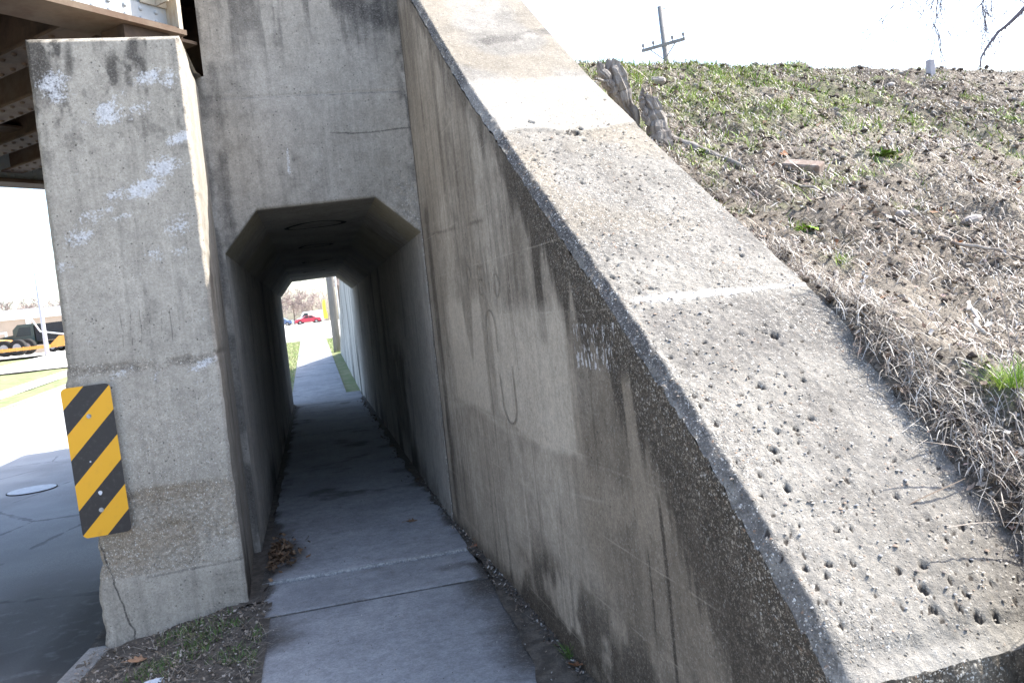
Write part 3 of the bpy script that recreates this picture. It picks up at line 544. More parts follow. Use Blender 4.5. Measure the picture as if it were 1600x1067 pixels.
        mesh_np(nm, np.stack([X, Y, Z], -1).reshape(-1, 3)-off, gridF(ny, nu)[:, ::-1], MAT['ceil' if i in (1, 2, 3) else 'tunnel'], root, dict(dark=dark, wash=wash, pale=pale, brown=brown))
    # body: the concrete mass round the bore, parapet top, far portal
    mb = MB(); q = lambda x0, x1, y0, y1, z0, z1: mb.box(x0-off[0], x1-off[0], y0-off[1], y1-off[1], z0, z1)
    q(-.499, 1.62, Y0+.03, Y1, 2.62, 4.895); q(.905, 1.62, Y0+.03, Y1-.004, -.3, 2.62); q(-1.372, -.60, Y0+.20, Y1-.004, -.4, 2.0)
    mb.build('body', MAT['tunnel'], root)
    mb = MB()
    for xa, xb, za, zb in ((-.55, -.30, 2.2, 2.495), (.567, .880, 2.528, 2.24)):
        mb.add([(xa-off[0], Y1-off[1], za), (xb-off[0], Y1-off[1], zb), (xb-off[0], Y1-off[1], 2.62), (xa-off[0], Y1-off[1], 2.62)], [(0, 1, 2, 3)])
    mb.add([(-.30-off[0], Y1-off[1], 2.495), (.567-off[0], Y1-off[1], 2.528), (.567-off[0], Y1-off[1], 2.62), (-.3-off[0], Y1-off[1], 2.62)], [(0, 1, 2, 3)])
    mb.build('far_portal', MAT['tunnel'], root)
    # old scorched rings on the ceiling
    for k, (yy, r0) in enumerate(((7.6, .27), (9.7, .20), (12.2, .19), (14.6, .19))):
        mb = MB(); n_ = 36; V = []
        for i in range(n_):
            a = 2*math.pi*i/n_; wv = 1+.08*math.sin(3*a+k)
            for rr in (r0*wv, r0*wv-.045-.012*math.sin(2*a)):
                x = .13+rr*math.cos(a); V.append((x-off[0], yy+rr*math.sin(a)*.95-off[1], 2.495+(x+.3)*.038-.009))
        mb.add(V, [(2*i, 2*i+1, (2*i+3) % (2*n_), (2*i+2) % (2*n_)) for i in range(n_)]).build('soot_ring', SOOT, root, fixn=False)
SOOT = plain('soot', (.022, .02, .018), .95, .3, 20, 0)
build_underpass()
# ------------------------------------------------------------ pier (abutment end) beside the walk
def build_pier():
    root = empty('concrete_pier', (-.97, 5.2, -.1)); off = np.array([-.97, 5.2, -.1])
    tag(root, 'tall pale concrete bridge pier with flaking white patches carrying the striped sign', 'pier')
    xa, xb, zb, ztp = -1.385, -.565, -.30, 3.395
    nx, nz = 150, 560
    def front(U, Z):
        ul = .022+.02*fbm(Z*3, Z*0, seed=101)*ss(Z, 1.6, 1.2); 
        X = xa+(xb-xa)*U
        # ragged outline on the road side, small nicks on the walk side
        le = .030*(fbm(Z*5, Z*0, seed=102)-.5)*ss(Z, 1.9, 1.4)+.012*(vnoise(Z*30, Z*0, seed=103)-.5)*(.2+.8*ss(Z, 1.8, 1.4))-.018*ss(Z, 1.62, 1.35)*ss(Z, .9, 1.3)+.03*ss(np.abs(Z-.45), .3, .1)
        re = .006*(vnoise(Z*22, Z*0, seed=104)-.5)-.008*ss(np.abs(Z-1.52), .03, .01)
        return X+le*(1-U)+re*U
    U, Z = np.meshgrid(np.linspace(0, 1, nx), np.linspace(zb, ztp, nz)); X = front(U, Z)
    d = np.minimum(np.minimum(X-X[:, :1], X[:, -1:]-X), ztp-Z); c = .022
    Y = 5.2+c*(1-np.clip(d/c, 0, 1))**1.5
    er1 = ss(Z, .80, .74)*ss(Z, .25, .29)*ss(fbm(X*3, Z*3, seed=105)+.25*ss(U, .6, .0), .38, .5)
    er2 = ss(np.abs(Z-1.50-.05*(fbm(X*6, X*0, seed=119)-.3)), .06, .01)*.8*ss(fbm(X*8, Z*14, seed=117)+.3*np.abs(U-.5), .38, .6)
    Y = Y+.007*er1+.004*er2+.004*(fbm(X*5, Z*5, seed=106)-.5)+.010*(er1+er2*.8)*(vnoise(X*70, Z*70, seed=107)-.5)+.02*gauss(X, Z, -.93, .53, .05, .03)
    Y = Y+.03*gauss(X, Z, -1.36, .3, .07, .25)
    wp = [(-1.26,3.13,.09,.10,.9),(-.76,3.16,.10,.05,.9),(-.66,3.15,.07,.06,.8),(-.92,3.06,.07,.03,.7),(-1.0,2.96,.09,.06,1),(-.85,2.97,.10,.04,.8),(-1.13,2.93,.05,.03,.6),(-.63,2.80,.09,.03,.9),(-.74,2.64,.10,.06,.9),(-.63,2.66,.07,.05,.6),(-.86,2.52,.12,.05,1),(-1.0,2.50,.1,.04,.8),(-1.2,2.63,.12,.03,.5),(-1.16,2.38,.12,.05,.75),(-1.23,2.27,.12,.06,.8),(-1.1,2.40,.1,.03,.7),(-.99,2.37,.07,.02,.8),(-.69,2.30,.09,.06,.85),(-.85,2.13,.08,.05,.75),(-.7,2.15,.08,.03,.7),(-.95,2.02,.12,.02,.55),(-.93,1.93,.05,.05,.5),(-1.33,2.11,.06,.04,.8),(-.65,1.72,.06,.05,.6),(-.82,1.72,.08,.04,.45),(-1.27,1.83,.12,.06,.5),(-1.24,1.68,.12,.04,.55),(-1.3,1.48,.12,.02,.6),(-1.1,1.47,.1,.03,.75),(-.92,1.42,.06,.04,.6),(-.64,1.47,.1,.025,1),(-.7,1.36,.08,.02,.6),(-.68,1.26,.08,.03,.6),(-.76,1.18,.08,.03,.4),(-.64,2.05,.03,.03,.6),(-.62,1.9,.05,.04,.5),(-1.0,.62,.02,.02,.6)]
    pale = 0
    for (px, pz, rx, rz, a) in wp: pale = np.maximum(pale, a*.78*gauss(X, Z, px, pz, rx*1.6, rz*1.7, .35)*(.65+.6*fbm(X*22, Z*22, seed=118)))
    dark = .5*ss(Z, 2.9, 3.3)*ss(fbm(X*9, Z*2, seed=108), .34, .58)+.34*ss(fbm(X*6, Z*1.2, seed=109), .48, .68)+.36*ss(Z, 2.2, 2.9)*ss(fbm(X*18, Z*12, seed=170), .48, .66)
    dark = np.maximum(dark, .5*er2); dark = np.maximum(dark, .85*ss(np.abs(X-np.interp(Z, [-.06, .14, .38, .6], [-1.21, -1.26, -1.32, -1.37])-.02*(vnoise(Z*25, Z*0, seed=110)-.5)), .009, .002)*ss(Z, .62, .5))
    for cx in (-1.02, -.97, -.92, -.85, -.8, -1.07): dark = np.maximum(dark, .6*ss(np.abs(X-cx-.012*(vnoise(Z*22+cx*50, Z*0, seed=111)-.5)-.02*(Z-1.7)), .004, .001)*ss(Z, 1.58, 1.64)*ss(Z, 1.88, 1.8))
    dark = np.maximum(dark, .5*ss(np.abs(Z-.262-.03*(X+.9)), .012, .004)*ss(U, .2, .4))
    dark = np.maximum(dark, .4*ss(Z, .0, -.14))
    brown = .9*gauss(X, Z, -.95, .74, .22, .05)+.8*gauss(X, Z, -.93, .5, .12, .07)+.7*gauss(X, Z, -1.18, .45, .12, .10)+.5*er1+.45*er2
    agg = np.clip(.15+.9*er1+.8*er2+.5*ss(Z, 1.5, 1.0)*ss(Z, .26, .3), 0, 1)
    wash = .5*ss(Z, .27, .25)*0+.35*ss(np.abs(U-1), .03, .0)
    mesh_np('front_face', np.stack([X, Y, Z], -1).reshape(-1, 3)-off, gridF(nz, nx), MAT['pillar'], root, dict(dark=dark, pale=pale, brown=np.clip(brown, 0, 1), agg=agg, wash=wash))
    # sides: walk side (sunlit) and road side, top
    fy = np.interp(np.linspace(zb, ztp, 260), np.linspace(zb, ztp, nz), Y[:, -1]); fx = np.interp(np.linspace(zb, ztp, 260), np.linspace(zb, ztp, nz), X[:, -1])
    zz = np.linspace(zb, ztp, 260)[:, None]; V_ = np.linspace(0, 1, 60)[None, :]
    Ysd = fy[:, None]+(6.33-fy[:, None])*V_; Xs = fx[:, None]+(-.600-fx[:, None])*ss(V_, .0, 1.0)*1.0+.006*(fbm(Ysd*5, zz*5, seed=113)-.5)*ss(V_, 0, .1)
    Xs = np.where(V_ > 0, Xs, fx[:, None])
    Zs = zz+0*V_; dk = .45*ss(fbm(Ysd*6, Zs*.9, seed=114), .45, .65)*ss(Zs, 2.4, 1.9)+.3*ss(Zs, .4, 0)
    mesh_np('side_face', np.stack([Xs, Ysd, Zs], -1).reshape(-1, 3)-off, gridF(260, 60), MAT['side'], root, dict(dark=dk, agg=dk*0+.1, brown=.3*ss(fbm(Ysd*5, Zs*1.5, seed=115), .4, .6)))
    fx2 = np.interp(zz[:, 0], np.linspace(zb, ztp, nz), X[:, 0]); fy2 = np.interp(zz[:, 0], np.linspace(zb, ztp, nz), Y[:, 0])
    V2 = np.linspace(0, 1, 90)[None, :]**1.5; Yr = fy2[:, None]+(17.5-fy2[:, None])*V2; Xr = fx2[:, None]+(-1.375-fx2[:, None])*ss(V2, 0, .05)
    mesh_np('road_face', np.stack([Xr, Yr, zz+0*V2], -1).reshape(-1, 3)-off, gridF(260, 90)[:, ::-1], MAT['pillar'], root, dict(dark=.4*ss(fbm(Yr*3, zz*2+0*V2, seed=116), .45, .65), agg=Yr*0+.3))
    xt = np.linspace(0, 1, 40)[None, :]; yt = np.linspace(0, 1, 60)[:, None]
    Ft = np.interp(np.linspace(0, 1, 40), np.linspace(0, 1, nx), Y[-1]); Xt = X[-1, 0]+(X[-1, -1]-X[-1, 0])*xt+0*yt; Yt = Ft[None, :]+(17.49-Ft[None, :])*yt**2
    Zt = ztp+.004*ss(yt, 0, .001)+0*xt+.07*ss(Yt, 5.9, 6.3)
    mesh_np('seat_top', np.stack([Xt, Yt, Zt], -1).reshape(-1, 3)-off, gridF(60, 40), MAT['side'], root, dict(agg=Xt*0+.2))
build_pier()
# ------------------------------------------------------------ striped object marker
g = G('marker_sheeting', .45, .5); s_ = g.sep(g.tc)
t = g.mth('ADD', g.mth('SUBTRACT', .87, s_[2]), s_[0]); t = g.mth('MULTIPLY', t, 1.051)
fr = g.mth('FRACT', g.mth('DIVIDE', g.mth('SUBTRACT', t, .13), .3075)); yel = g.rng(fr, .4985, .5015)
yc = g.mix(g.rng(g.noise(18, detail=5), .55, .75, 0, .5), (.80, .40, .012), (.66, .30, .02)); bc = g.mix(g.rng(g.noise(40, detail=5), .5, .8), (.018, .017, .02), (.05, .048, .05))
col = g.mix(yel, bc, yc); spk = g.rng(g.vor(55), .1, .06); spk = g.mth('MULTIPLY', spk, g.rng(g.noise(6), .62, .66)); col = g.mix(spk, col, (.5, .5, .5))
SIGN = g.out(col, g.bump(g.noise(5), .12, .01))
ALU = plain('dull_aluminium', (.45, .45, .46), .5, .3, 30, .1, metal=.6)
root = empty('object_marker', (-1.41, 5.165, .548), 0); root.rotation_euler = (0, R(-1.2), 0)
tag(root, 'tall narrow yellow and black diagonal striped marker sign bolted to the pier', 'sign')
def rrect(w_, h_, r_, n=6):
    P = []
    for cx, cz, a0 in ((w_-r_, h_-r_, 0), (r_, h_-r_, 90), (r_, r_, 180), (w_-r_, r_, 270)):
        for i in range(n+1): a = R(a0+90*i/n); P.append((cx+r_*math.cos(a), cz+r_*math.sin(a)))
    return P
MB().prism(rrect(.262, .87, .03), 1, -.0015, .0015).build('panel', SIGN, root)
MB().prism(rrect(.262, .87, .03), 1, .0017, .0035).build('backing', ALU, root)
for (x, z) in ((.128, .695), (.118, .150)):
    mb = MB(); mb.tube([(x, -.0016, z), (x, -.004, z)], .013, 14); b_ = mb.build('washer', ALU, root)
    mb = MB(); mb.tube([(x, -.004, z), (x, -.011, z)], .0075, 6); mb.tube([(x, -.01, z), (x, .036, z)], .004, 6); mb.build('bolt', ALU, b_)
mb = MB(); mb.add([(.126+.011*math.cos(a)*(1+.2*math.sin(3*a)), -.0022, .248+.013*math.sin(a)) for a in [2*math.pi*i/10 for i in range(10)]], [tuple(range(10))]); mb.build('paint_spot', plain('white_paint', (.7, .72, .78), .7, .1, 20, 0), root, fixn=False)
mb = MB(); mb.tube([(.10, -.002, .435), (.10, -.004, .435)], .005, 6); mb.build('paint_spot', bpy.data.materials['white_paint'], root)
# ------------------------------------------------------------ railway bridge over the road
RUST = plain('rusty_steel', (.10, .066, .045), .8, .45, 3.5, .35, c2=(.045, .032, .026)); RUST2 = plain('brown_steel', (.135, .098, .07), .75, .35, 5, .3, c2=(.10, .06, .04))
PAINT = plain('weathered_grey_paint', (.36, .385, .41), .6, .18, 6, .15, c2=(.40, .38, .33), f=(.55, .72))
STAIN = plain('stained_cream_paint', (.45, .40, .32), .6, .3, 9, .15, c2=(.30, .19, .11), f=(.5, .72), vec=(1, 1, .3))
DECKM = plain('deck_timber', (.05, .04, .032), .9, .4, 6, .4)
bd = np.array([.72, .694, 0.]); nd = np.array([-.694, .72, 0.]); zv = np.array([0, 0, 1.])
broot = empty('railway_bridge', (-1.0, 6.0, 3.46)); boff = np.array([-1.0, 6.0, 3.46])
tag(broot, 'riveted steel railway bridge of rusty girders crossing over the road', 'bridge')
def bb(mb, b0, b1, n0, n1, z0, z1, mi=0): mb.obox(bd*b0+nd*n0+zv*z0-boff, bd*(b1-b0), nd*(n1-n0), zv*(z1-z0), mi)
def rivets(mb, pts, nrm, r=.018):
    nrm = np.array(nrm, float); a = np.cross(nrm, zv); a = a/np.linalg.norm(a) if np.linalg.norm(a) > .1 else np.array([1., 0, 0]); b = np.cross(nrm, a)
    for p in pts:
        p = np.array(p)-boff; V = []
        for k in range(8):
            t_ = 2*math.pi*k/8; V.append(p+r*(a*math.cos(t_)+b*math.sin(t_)))
        for k in range(8):
            t_ = 2*math.pi*k/8; V.append(p+.65*r*(a*math.cos(t_)+b*math.sin(t_))+nrm*r*.6)
        V.append(p+nrm*r*.8)
        mb.add(V, [(k, (k+1) % 8, 8+(k+1) % 8, 8+k) for k in range(8)]+[(8+k, 8+(k+1) % 8, 16) for k in range(8)])
def girder(bmin, bmax, nc, face):
    # web, flanges, stiffener angles and splice plates, rivets; face = -1 when its outer face looks at the camera
    groot = MB(); bb(groot, bmin, bmax, nc-.01, nc+.01, 3.63, 5.35); web = groot.build('web', PAINT, broot)
    mb = MB(); bb(mb, bmin, bmax, nc-.17, nc+.17, 3.60, 3.632); bb(mb, bmin, bmax, nc-.13, nc-.012, 3.633, 3.655); bb(mb, bmin, bmax, nc+.012, nc+.13, 3.633, 3.655); mb.build('bottom_flange', RUST2, broot)
    mb = MB(); bb(mb, bmin, bmax, nc-.17, nc+.17, 5.352, 5.39); mb.build('top_flange', PAINT, broot)
    mb = MB(); bb(mb, bmin, bmax, nc-.024, nc-.012, 3.656, 3.80); bb(mb, bmin, bmax, nc-.024, nc-.012, 5.2, 5.34)
    rp = [bd*b+nd*(nc-.024)+zv*z for b in np.arange(bmin+.06, bmax, .11) for z in (3.70, 3.76)]
    rivets(mb, [p for p in rp if p[0] > -3.5], -nd, .016); mb.build('flange_angle', PAINT, broot)
    for b in np.arange(bmax-.10, bmin, -.78):
        mb = MB(); bb(mb, b-.012, b, nc-.16, nc-.011, 3.80, 5.2); bb(mb, b, b+.10, nc-.038, nc-.0245, 3.80, 5.2); bb(mb, b-.12, b-.013, nc-.038, nc-.0245, 3.80, 5.2)
        rivets(mb, [bd*(b+s)+nd*(nc-.038)+zv*z for s in (.05, -.065) for z in np.arange(3.86, 5.2, .115)], -nd, .017); mb.build('stiffener', STAIN if b > bmax-.3 else PAINT, broot)
    mb = MB(); bb(mb, bmax-.52, bmax-.24, nc-.036, nc-.0245, 3.82, 5.18); rivets(mb, [bd*(bmax-.50+i*.08)+nd*(nc-.036)+zv*z for i in range(4) for z in np.arange(3.88, 5.15, .12)], -nd, .018); mb.build('splice_plate', PAINT, broot)
near_end = 3.62
girder(-9.2, near_end, 4.76, -1)
girder(-9.2+6, 8.9, 10.0, 1)
mb = MB(); bb(mb, near_end-.03, near_end, 4.62, 4.90, 3.633, 5.35); mb.build('end_plate', STAIN, broot)
mb = MB(); bb(mb, near_end-.42, near_end-.10, 4.64, 4.88, 3.50, 3.598); bb(mb, near_end-.45, near_end-.08, 4.62, 4.90, 3.40, 3.499); mb.build('bearing', RUST, broot)
mb = MB(); bb(mb, 8.5, 8.88, 9.82, 10.18, 3.46, 3.598); mb.build('bearing', RUST, broot)
for k, b in enumerate(np.arange(8.2, -8.6, -.62)):
    n0 = max(4.95, (.72*b+.62)/.694) if b > 3 else 4.95
    n1 = 9.80
    if n0 > 9.3: continue
    mb = MB(); bb(mb, b-.12, b+.12, n0, n1, 3.70, 3.722); bb(mb, b-.008, b+.008, n0, n1, 3.722, 4.22); bb(mb, b-.10, b+.10, n0, n1, 4.222, 4.24)
    if -1 < b < 8: rivets(mb, [bd*(b+s)+nd*n_+zv*3.70 for s in (-.075, .075) for n_ in np.arange(n0+.1, n1, .16) if (bd*b+nd*n_)[0] < -1.3], -zv, .022)
    mb.build('floor_beam', RUST2 if k % 2 else RUST, broot)
mb = MB()
for n_ in (6.3, 8.4): bb(mb, -8.6, (.694*n_-.62)/.72, n_-.12, n_+.12, 3.83, 3.85); 
for n_ in (6.3, 8.4): bb(mb, -8.6, (.694*n_-.62)/.72, n_-.008, n_+.008, 3.851, 4.221)
mb.build('stringer', RUST, broot)
pts = [(bd*-8.9+nd*4.78), (bd*3.60+nd*4.78), None, None]
pb = [np.array(p[:2]) for p in (bd*-8.9+nd*4.775, bd*3.58+nd*4.775, np.array([-.56, 6.36, 0]), bd*8.85+nd*9.985, bd*-3.1+nd*9.985)]
pb[2] = np.array([-.56, 6.36]); 
mb = MB(); mb.prism([(p[0]-boff[0], p[1]-boff[1]) for p in pb], 2, 4.245-boff[2], 4.50-boff[2]); mb.build('deck', DECKM, broot)
ab = empty('far_abutment', (-8.75, 0, -.3)); tag(ab, 'plain concrete abutment carrying the far end of the railway bridge', 'abutment')
MB().cbox(-1.0, 0, -6, 9.0, 0, 3.75, .04).build('wall', MAT['pillar'], ab)
# ------------------------------------------------------------ embankment
def soil_edge(y):   # left limit of the soil beside the wing wall
    return np.interp(y, [1.0, 1.4, 1.6, 1.75, 1.9, 2.1, 2.3, 2.5, 2.7, 6.4], [1.02, 1.2, 1.7, 1.70, 1.66, 1.68, 1.68, 1.74, 1.77, 1.80])
def emb_z(X, Y, detail=True):
    X = np.asarray(X, float); Y = np.asarray(Y, float)
    pl = 1.22+.5*(Y-2)-.10*(X-1.75)+.12*ss(Y, 3.0, 2.2)*ss(X, 2.3, 1.7)
    cr = 3.74+.05*np.clip(X-4, 0, 30)-.18*ss(X, 3.2, 4.2)*0+.10*gauss(X, Y, 2.9, 7.8, .8, 1.4)
    k = .22; h = np.clip(.5+.5*(cr-pl)/k, 0, 1); z = cr*(1-h)+pl*h-k*h*(1-h)
    z = np.where(Y > 15, np.minimum(z, cr-(Y-15)*.42), z)
    z = np.maximum(z, gp(Y)-.05)
    if detail:
        fall = ss(Y, -.5, 1.0)
        z = z+fall*(.16*(fbm(X*1.1, Y*1.1, seed=120)-.5)+.17*(fbm(X*4, Y*4, seed=121)-.5)+.075*(fbm(X*13, Y*13, seed=122)-.5)+.026*(vnoise(X*38, Y*38, seed=123)-.5))
    z = np.where(Y < 1.5, z*ss(X, 1.0, 2.4)+(1-ss(X, 1.0, 2.4))*-.02, z)
    z = np.where((Y > 17.5) & (X < 3), np.minimum(z, np.maximum(np.minimum(3.8, 2.5-.34*(Y-24.1)), gp(Y)-.05)), z)
    lim = zt(np.clip(Y, 1.6, 6.3))+.006+.35*np.clip(X-soil_edge(Y), 0, 9)+.9*np.clip(X-soil_edge(Y)-.25, 0, 9)
    z = np.where((Y > 1.585) & (Y < 6.2), np.minimum(z, lim), z)
    return z
def axis_pts(a, b, c_, fine, coarse_n, pw=1.8):
    f = np.arange(a, b, fine); t_ = np.linspace(0, 1, coarse_n)[1:]**pw; return np.concatenate([f, f[-1]+t_*(c_-f[-1])])
ax = axis_pts(0, 5.5, 60, .035, 60); ay = np.concatenate([np.linspace(-6, 1.2, 30), np.arange(1.2, 8.6, .035)[1:], np.linspace(8.6, 17, 40)[1:], np.linspace(17, 42, 30)[1:]])
A_, Yg = np.meshgrid(ax, ay)
edge = np.where(Yg < 17.5, soil_edge(Yg), .95-.0)
edge = np.where(Yg > 6.3, 1.55, edge); edge = np.where(Yg > 17.5, 1.1, edge)
Xg = edge+A_; Zg = emb_z(Xg, Yg)
Zg = Zg-.04*ss(A_, .04, 0)*(Yg > 1.6)
def green_amt(X, Y):
    g1 = ss(fbm(X*1.9+4, Y*1.9, seed=130), .42, .60)*ss(Y, 3.9, 5.4)*ss(X, 6.2, 3.6)
    g2 = ss(Y, 5.6, 6.6)*ss(X, 4.6, 3.6)*.8+.5*ss(Y, 6.4, 7.4)*ss(fbm(X*2, Y*2, seed=131), .52, .68)
    g3 = sum(gauss(X, Y, a, b, r1, r1) for a, b, r1 in ((1.98, 2.02, .07), (3.54, 4.47, .14), (2.24, 3.43, .05), (2.13, 3.01, .05), (2.45, 4.62, .09), (2.3, 4.75, .1), (3.62, 5.82, .22), (3.52, 5.44, .2), (4.68, 6.49, .25), (3.9, 5.2, .14), (2.75, 4.9, .12), (4.16, 4.64, .08), (1.9, 1.78, .04)))
    g4 = .9*ss(fbm(X*5.5, Y*5.5, seed=134), .60, .70)*ss(Y, 2.9, 4.4)*ss(X, 8.5, 6)
    brk = ss(fbm(X*6, Y*6, seed=135), .40, .56)
    return np.clip(np.maximum(np.maximum(np.maximum(g1, g2)*(.15+.85*brk)*.9, g3), g4), 0, 1)
g = G('embankment_soil', .97, .15)
n1 = g.noise(3, detail=6, rough=.65); n2 = g.noise(45, detail=5, rough=.75); n3 = g.noise(160, detail=3, rough=.8)
c = g.mix(g.rng(n1, .38, .62), (.038, .032, .028), (.09, .077, .067)); c = g.mix(g.rng(n2, .44, .62), c, (.215, .187, .158)); c = g.mix(g.rng(g.vor(60), .28, .12), c, (.03, .025, .023)); c = g.mix(g.rng(n3, .55, .7, 0, .6), c, (.05, .04, .032))
c = g.mix(g.mth('MULTIPLY', g.attr('green'), g.rng(n2, .35, .6)), c, (.13, .19, .04)); c = g.mix(g.mth('MULTIPLY', g.attr('straw'), g.rng(n3, .35, .6)), c, (.29, .26, .22))
EMB = g.out(c, g.bump(g.mth('ADD', n2, g.mth('MULTIPLY', n3, .5)), .9, .02))
straw_a = np.clip(.35+.6*ss(fbm(Xg*.8, Yg*.8, seed=133), .4, .65)-.5*ss(Xg, 4.6, 6.2)*ss(Yg, 7.4, 6.5), 0, 1)
o = mesh_np('embankment', np.stack([Xg, Yg, Zg], -1).reshape(-1, 3), gridF(len(ay), len(ax)), EMB, attrs=dict(green=green_amt(Xg, Yg), straw=straw_a)); o['kind'] = 'structure'
# ---- litter: dead stalks, curled leaves, green blades
def frame_strips(P, D, L, Wd_, lift, col, bend, up, name, mat, segs=3, label=None):
    """ribbons: base P (n,3), direction D (n,3), length L, width; rises by lift, random bend"""
    n = len(P); T = np.linspace(0, 1, segs+1); side = np.cross(D, np.array([0, 0, 1.])); side /= np.linalg.norm(side, axis=1, keepdims=True)+1e-9
    V = np.zeros((n, segs+1, 2, 3), np.float32)
    for i, t_ in enumerate(T):
        c_ = P+D*(L*t_)[:, None]+side*(bend*L*t_*t_)[:, None]; c_[:, 2] += lift*(np.sin(np.pi*t_) if not up else t_)
        w_ = (Wd_*(1-.75*t_ if up else 1-.5*abs(2*t_-1)))[:, None]
        tw = side+np.array([0, 0, .5])*((rng.random(n)-.5)[:, None])
        V[:, i, 0] = c_-tw*w_/2; V[:, i, 1] = c_+tw*w_/2
    idx = np.arange(n)[:, None]*(2*(segs+1))+2*np.arange(segs)[None, :]
    F = np.stack([idx, idx+1, idx+3, idx+2], -1).reshape(-1, 4)
    C_ = np.repeat(col, 2*(segs+1), axis=0)
    return mesh_np(name, V.reshape(-1, 3), F, mat, col=C_, smooth=False)
def scatter(n, x0, x1, y0, y1, dens):
    X = rng.uniform(x0, x1, n*4); Y = rng.uniform(y0, y1, n*4); X, Y = X[:], Y[:]
    k = rng.random(n*4) < dens(X, Y); return X[k][:n], Y[k][:n]
STR = colmat('dry_stalks'); LEAF = colmat('dry_leaves', .7); GRN = colmat('green_blades', .6)
def nearw(X, Y): return np.clip(3.2/(np.hypot(X, Y)+.1)**1.15, .06, 1)
def ok(X, Y): return (X > soil_edge(Y)+.0)
def stalks(n, lmin, lmax, w_, name, lab, cols, nm=3):
    X, Y = scatter(n, 1.5, 14, 1.0, 9.5, lambda x, y: nearw(x, y)*ok(x, y)*(.25+.75*(1-.6*green_amt(x, y)))*(.25+.9*ss(fbm(x*2.6, y*2.6, seed=160), .36, .58)))
    n = len(X); Z = emb_z(X, Y); a = rng.uniform(0, 2*np.pi, n)
    d = .25; slope_x = (emb_z(X+.05, Y, False)-emb_z(X-.05, Y, False))/.1; slope_y = (emb_z(X, Y+.05, False)-emb_z(X, Y-.05, False))/.1
    D = np.stack([np.cos(a), np.sin(a), np.cos(a)*slope_x+np.sin(a)*slope_y+rng.normal(.05, .16, n)], -1)
    P = np.stack([X, Y, Z+.004+rng.random(n)*.02], -1); L = rng.uniform(lmin, lmax, n)*rng.random(n)**.5
    dist = np.hypot(X, Y); W_ = w_*rng.uniform(.6, 1.5, n)*np.clip(dist/3.5, 1, 2.2)
    ci = rng.integers(0, len(cols), n); C_ = np.array(cols)[ci]*rng.uniform(.55, 1.25, (n, 1))
    o = frame_strips(P, D, L, W_, rng.uniform(0, .022, n), C_, rng.normal(0, .13, n), False, name, STR, nm)
    return tag(o, lab, 'plant litter', kind='stuff')
straw_cols = [(.50, .46, .405), (.34, .30, .26), (.62, .59, .54), (.12, .095, .085), (.20, .17, .15), (.46, .435, .41)]
stalks(115000, .02, .12, .0030, 'dry_stalks', 'tangled pale dry stalks and straw covering the sunny embankment', straw_cols)
stalks(1500, .12, .40, .0042, 'long_twigs', 'longer thin dead twigs strewn over the embankment litter', [(.42, .36, .30), (.25, .2, .16), (.33, .29, .26)], 5)
# spill over the wall edge at lower right
n = 2600; Y = rng.uniform(1.55, 3.3, n); X = soil_edge(Y)+rng.normal(.06, .04, n)+.05; Z = np.maximum(emb_z(X, Y), np.where(X < wx(Y)+.74, zt(Y), -9))+rng.random(n)*.035+.004
a = rng.normal(-.55, 1.0, n); D = np.stack([np.cos(a), np.sin(a), np.sin(a)*.6+rng.normal(0, .18, n)], -1)
frm = frame_strips(np.stack([X, Y, Z], -1)-D*.05, D, rng.uniform(.03, .14, n), .0024*rng.uniform(.6, 1.5, n), rng.uniform(0, .03, n), np.array(straw_cols)[rng.integers(0, 6, n)]*rng.uniform(.4, 1.1, (n, 1)), rng.normal(0, .18, n), False, 'edge_straw', STR)
tag(frm, 'matted straw spilling over the right edge of the sloping wall top', 'plant litter', kind='stuff')
def leaves(n, x, y, z, size, cols, name, lab):
    n = len(x); a = rng.uniform(0, 2*np.pi, n); s_ = size*rng.uniform(.5, 1.5, n); tilt = rng.normal(0, .5, (n, 2))
    prof = [(-.5, 0), (-.2, .36), (.05, .18), (.5, .05), (.15, -.38), (-.25, -.16)]
    V = np.zeros((n, 8, 3), np.float32); e1 = np.stack([np.cos(a), np.sin(a), tilt[:, 0]], -1); e2 = np.stack([-np.sin(a), np.cos(a), tilt[:, 1]], -1); e3 = np.array([0, 0, 1.])
    cu = rng.uniform(.1, .6, n)
    for i, (u, v) in enumerate(prof):
        V[:, i] = e1*(u*s_)[:, None]+e2*(v*s_*rng.uniform(.7, 1.2, n))[:, None]+e3[None]*((u*u+v*v)*cu*s_*1.2)[:, None]
    V[:, 6] = e1*(-.1*s_)[:, None]; V[:, 7] = e1*(.22*s_)[:, None]
    V += np.stack([x, y, z], -1)[:, None]
    T = [(0, 1, 6), (1, 7, 6), (1, 2, 7), (2, 3, 7), (3, 4, 7), (4, 5, 7), (5, 6, 7), (5, 0, 6)]
    F = (np.arange(n)[:, None, None]*8+np.array(T)[None]).reshape(-1, 3)
    C_ = np.array(cols)[rng.integers(0, len(cols), n)]*rng.uniform(.6, 1.2, (n, 1))
    o = mesh_np(name, V.reshape(-1, 3), F, LEAF, col=np.repeat(C_, 8, axis=0), smooth=False); return tag(o, lab, 'plant litter', kind='stuff')
X, Y = scatter(22000, 1.5, 12, 1.0, 9, lambda x, y: nearw(x, y)*ok(x, y)); leaves(0, X, Y, emb_z(X, Y)+.010+rng.random(len(X))*.015, .019, [(.40, .29, .25), (.20, .16, .13), (.42, .39, .36), (.12, .09, .075), (.26, .23, .20)], 'bark_chips', 'small grey brown chips and leaf scraps among the straw')
X, Y = scatter(620, 1.7, 9, 1.2, 7, lambda x, y: nearw(x, y)*ok(x, y)); leaves(0, X, Y, emb_z(X, Y)+.02, .040, [(.34, .15, .07), (.30, .18, .11), (.40, .34, .28), (.52, .50, .47), (.46, .44, .42), (.36, .33, .30)], 'fallen_leaves', 'curled tan and orange fallen leaves on the embankment')
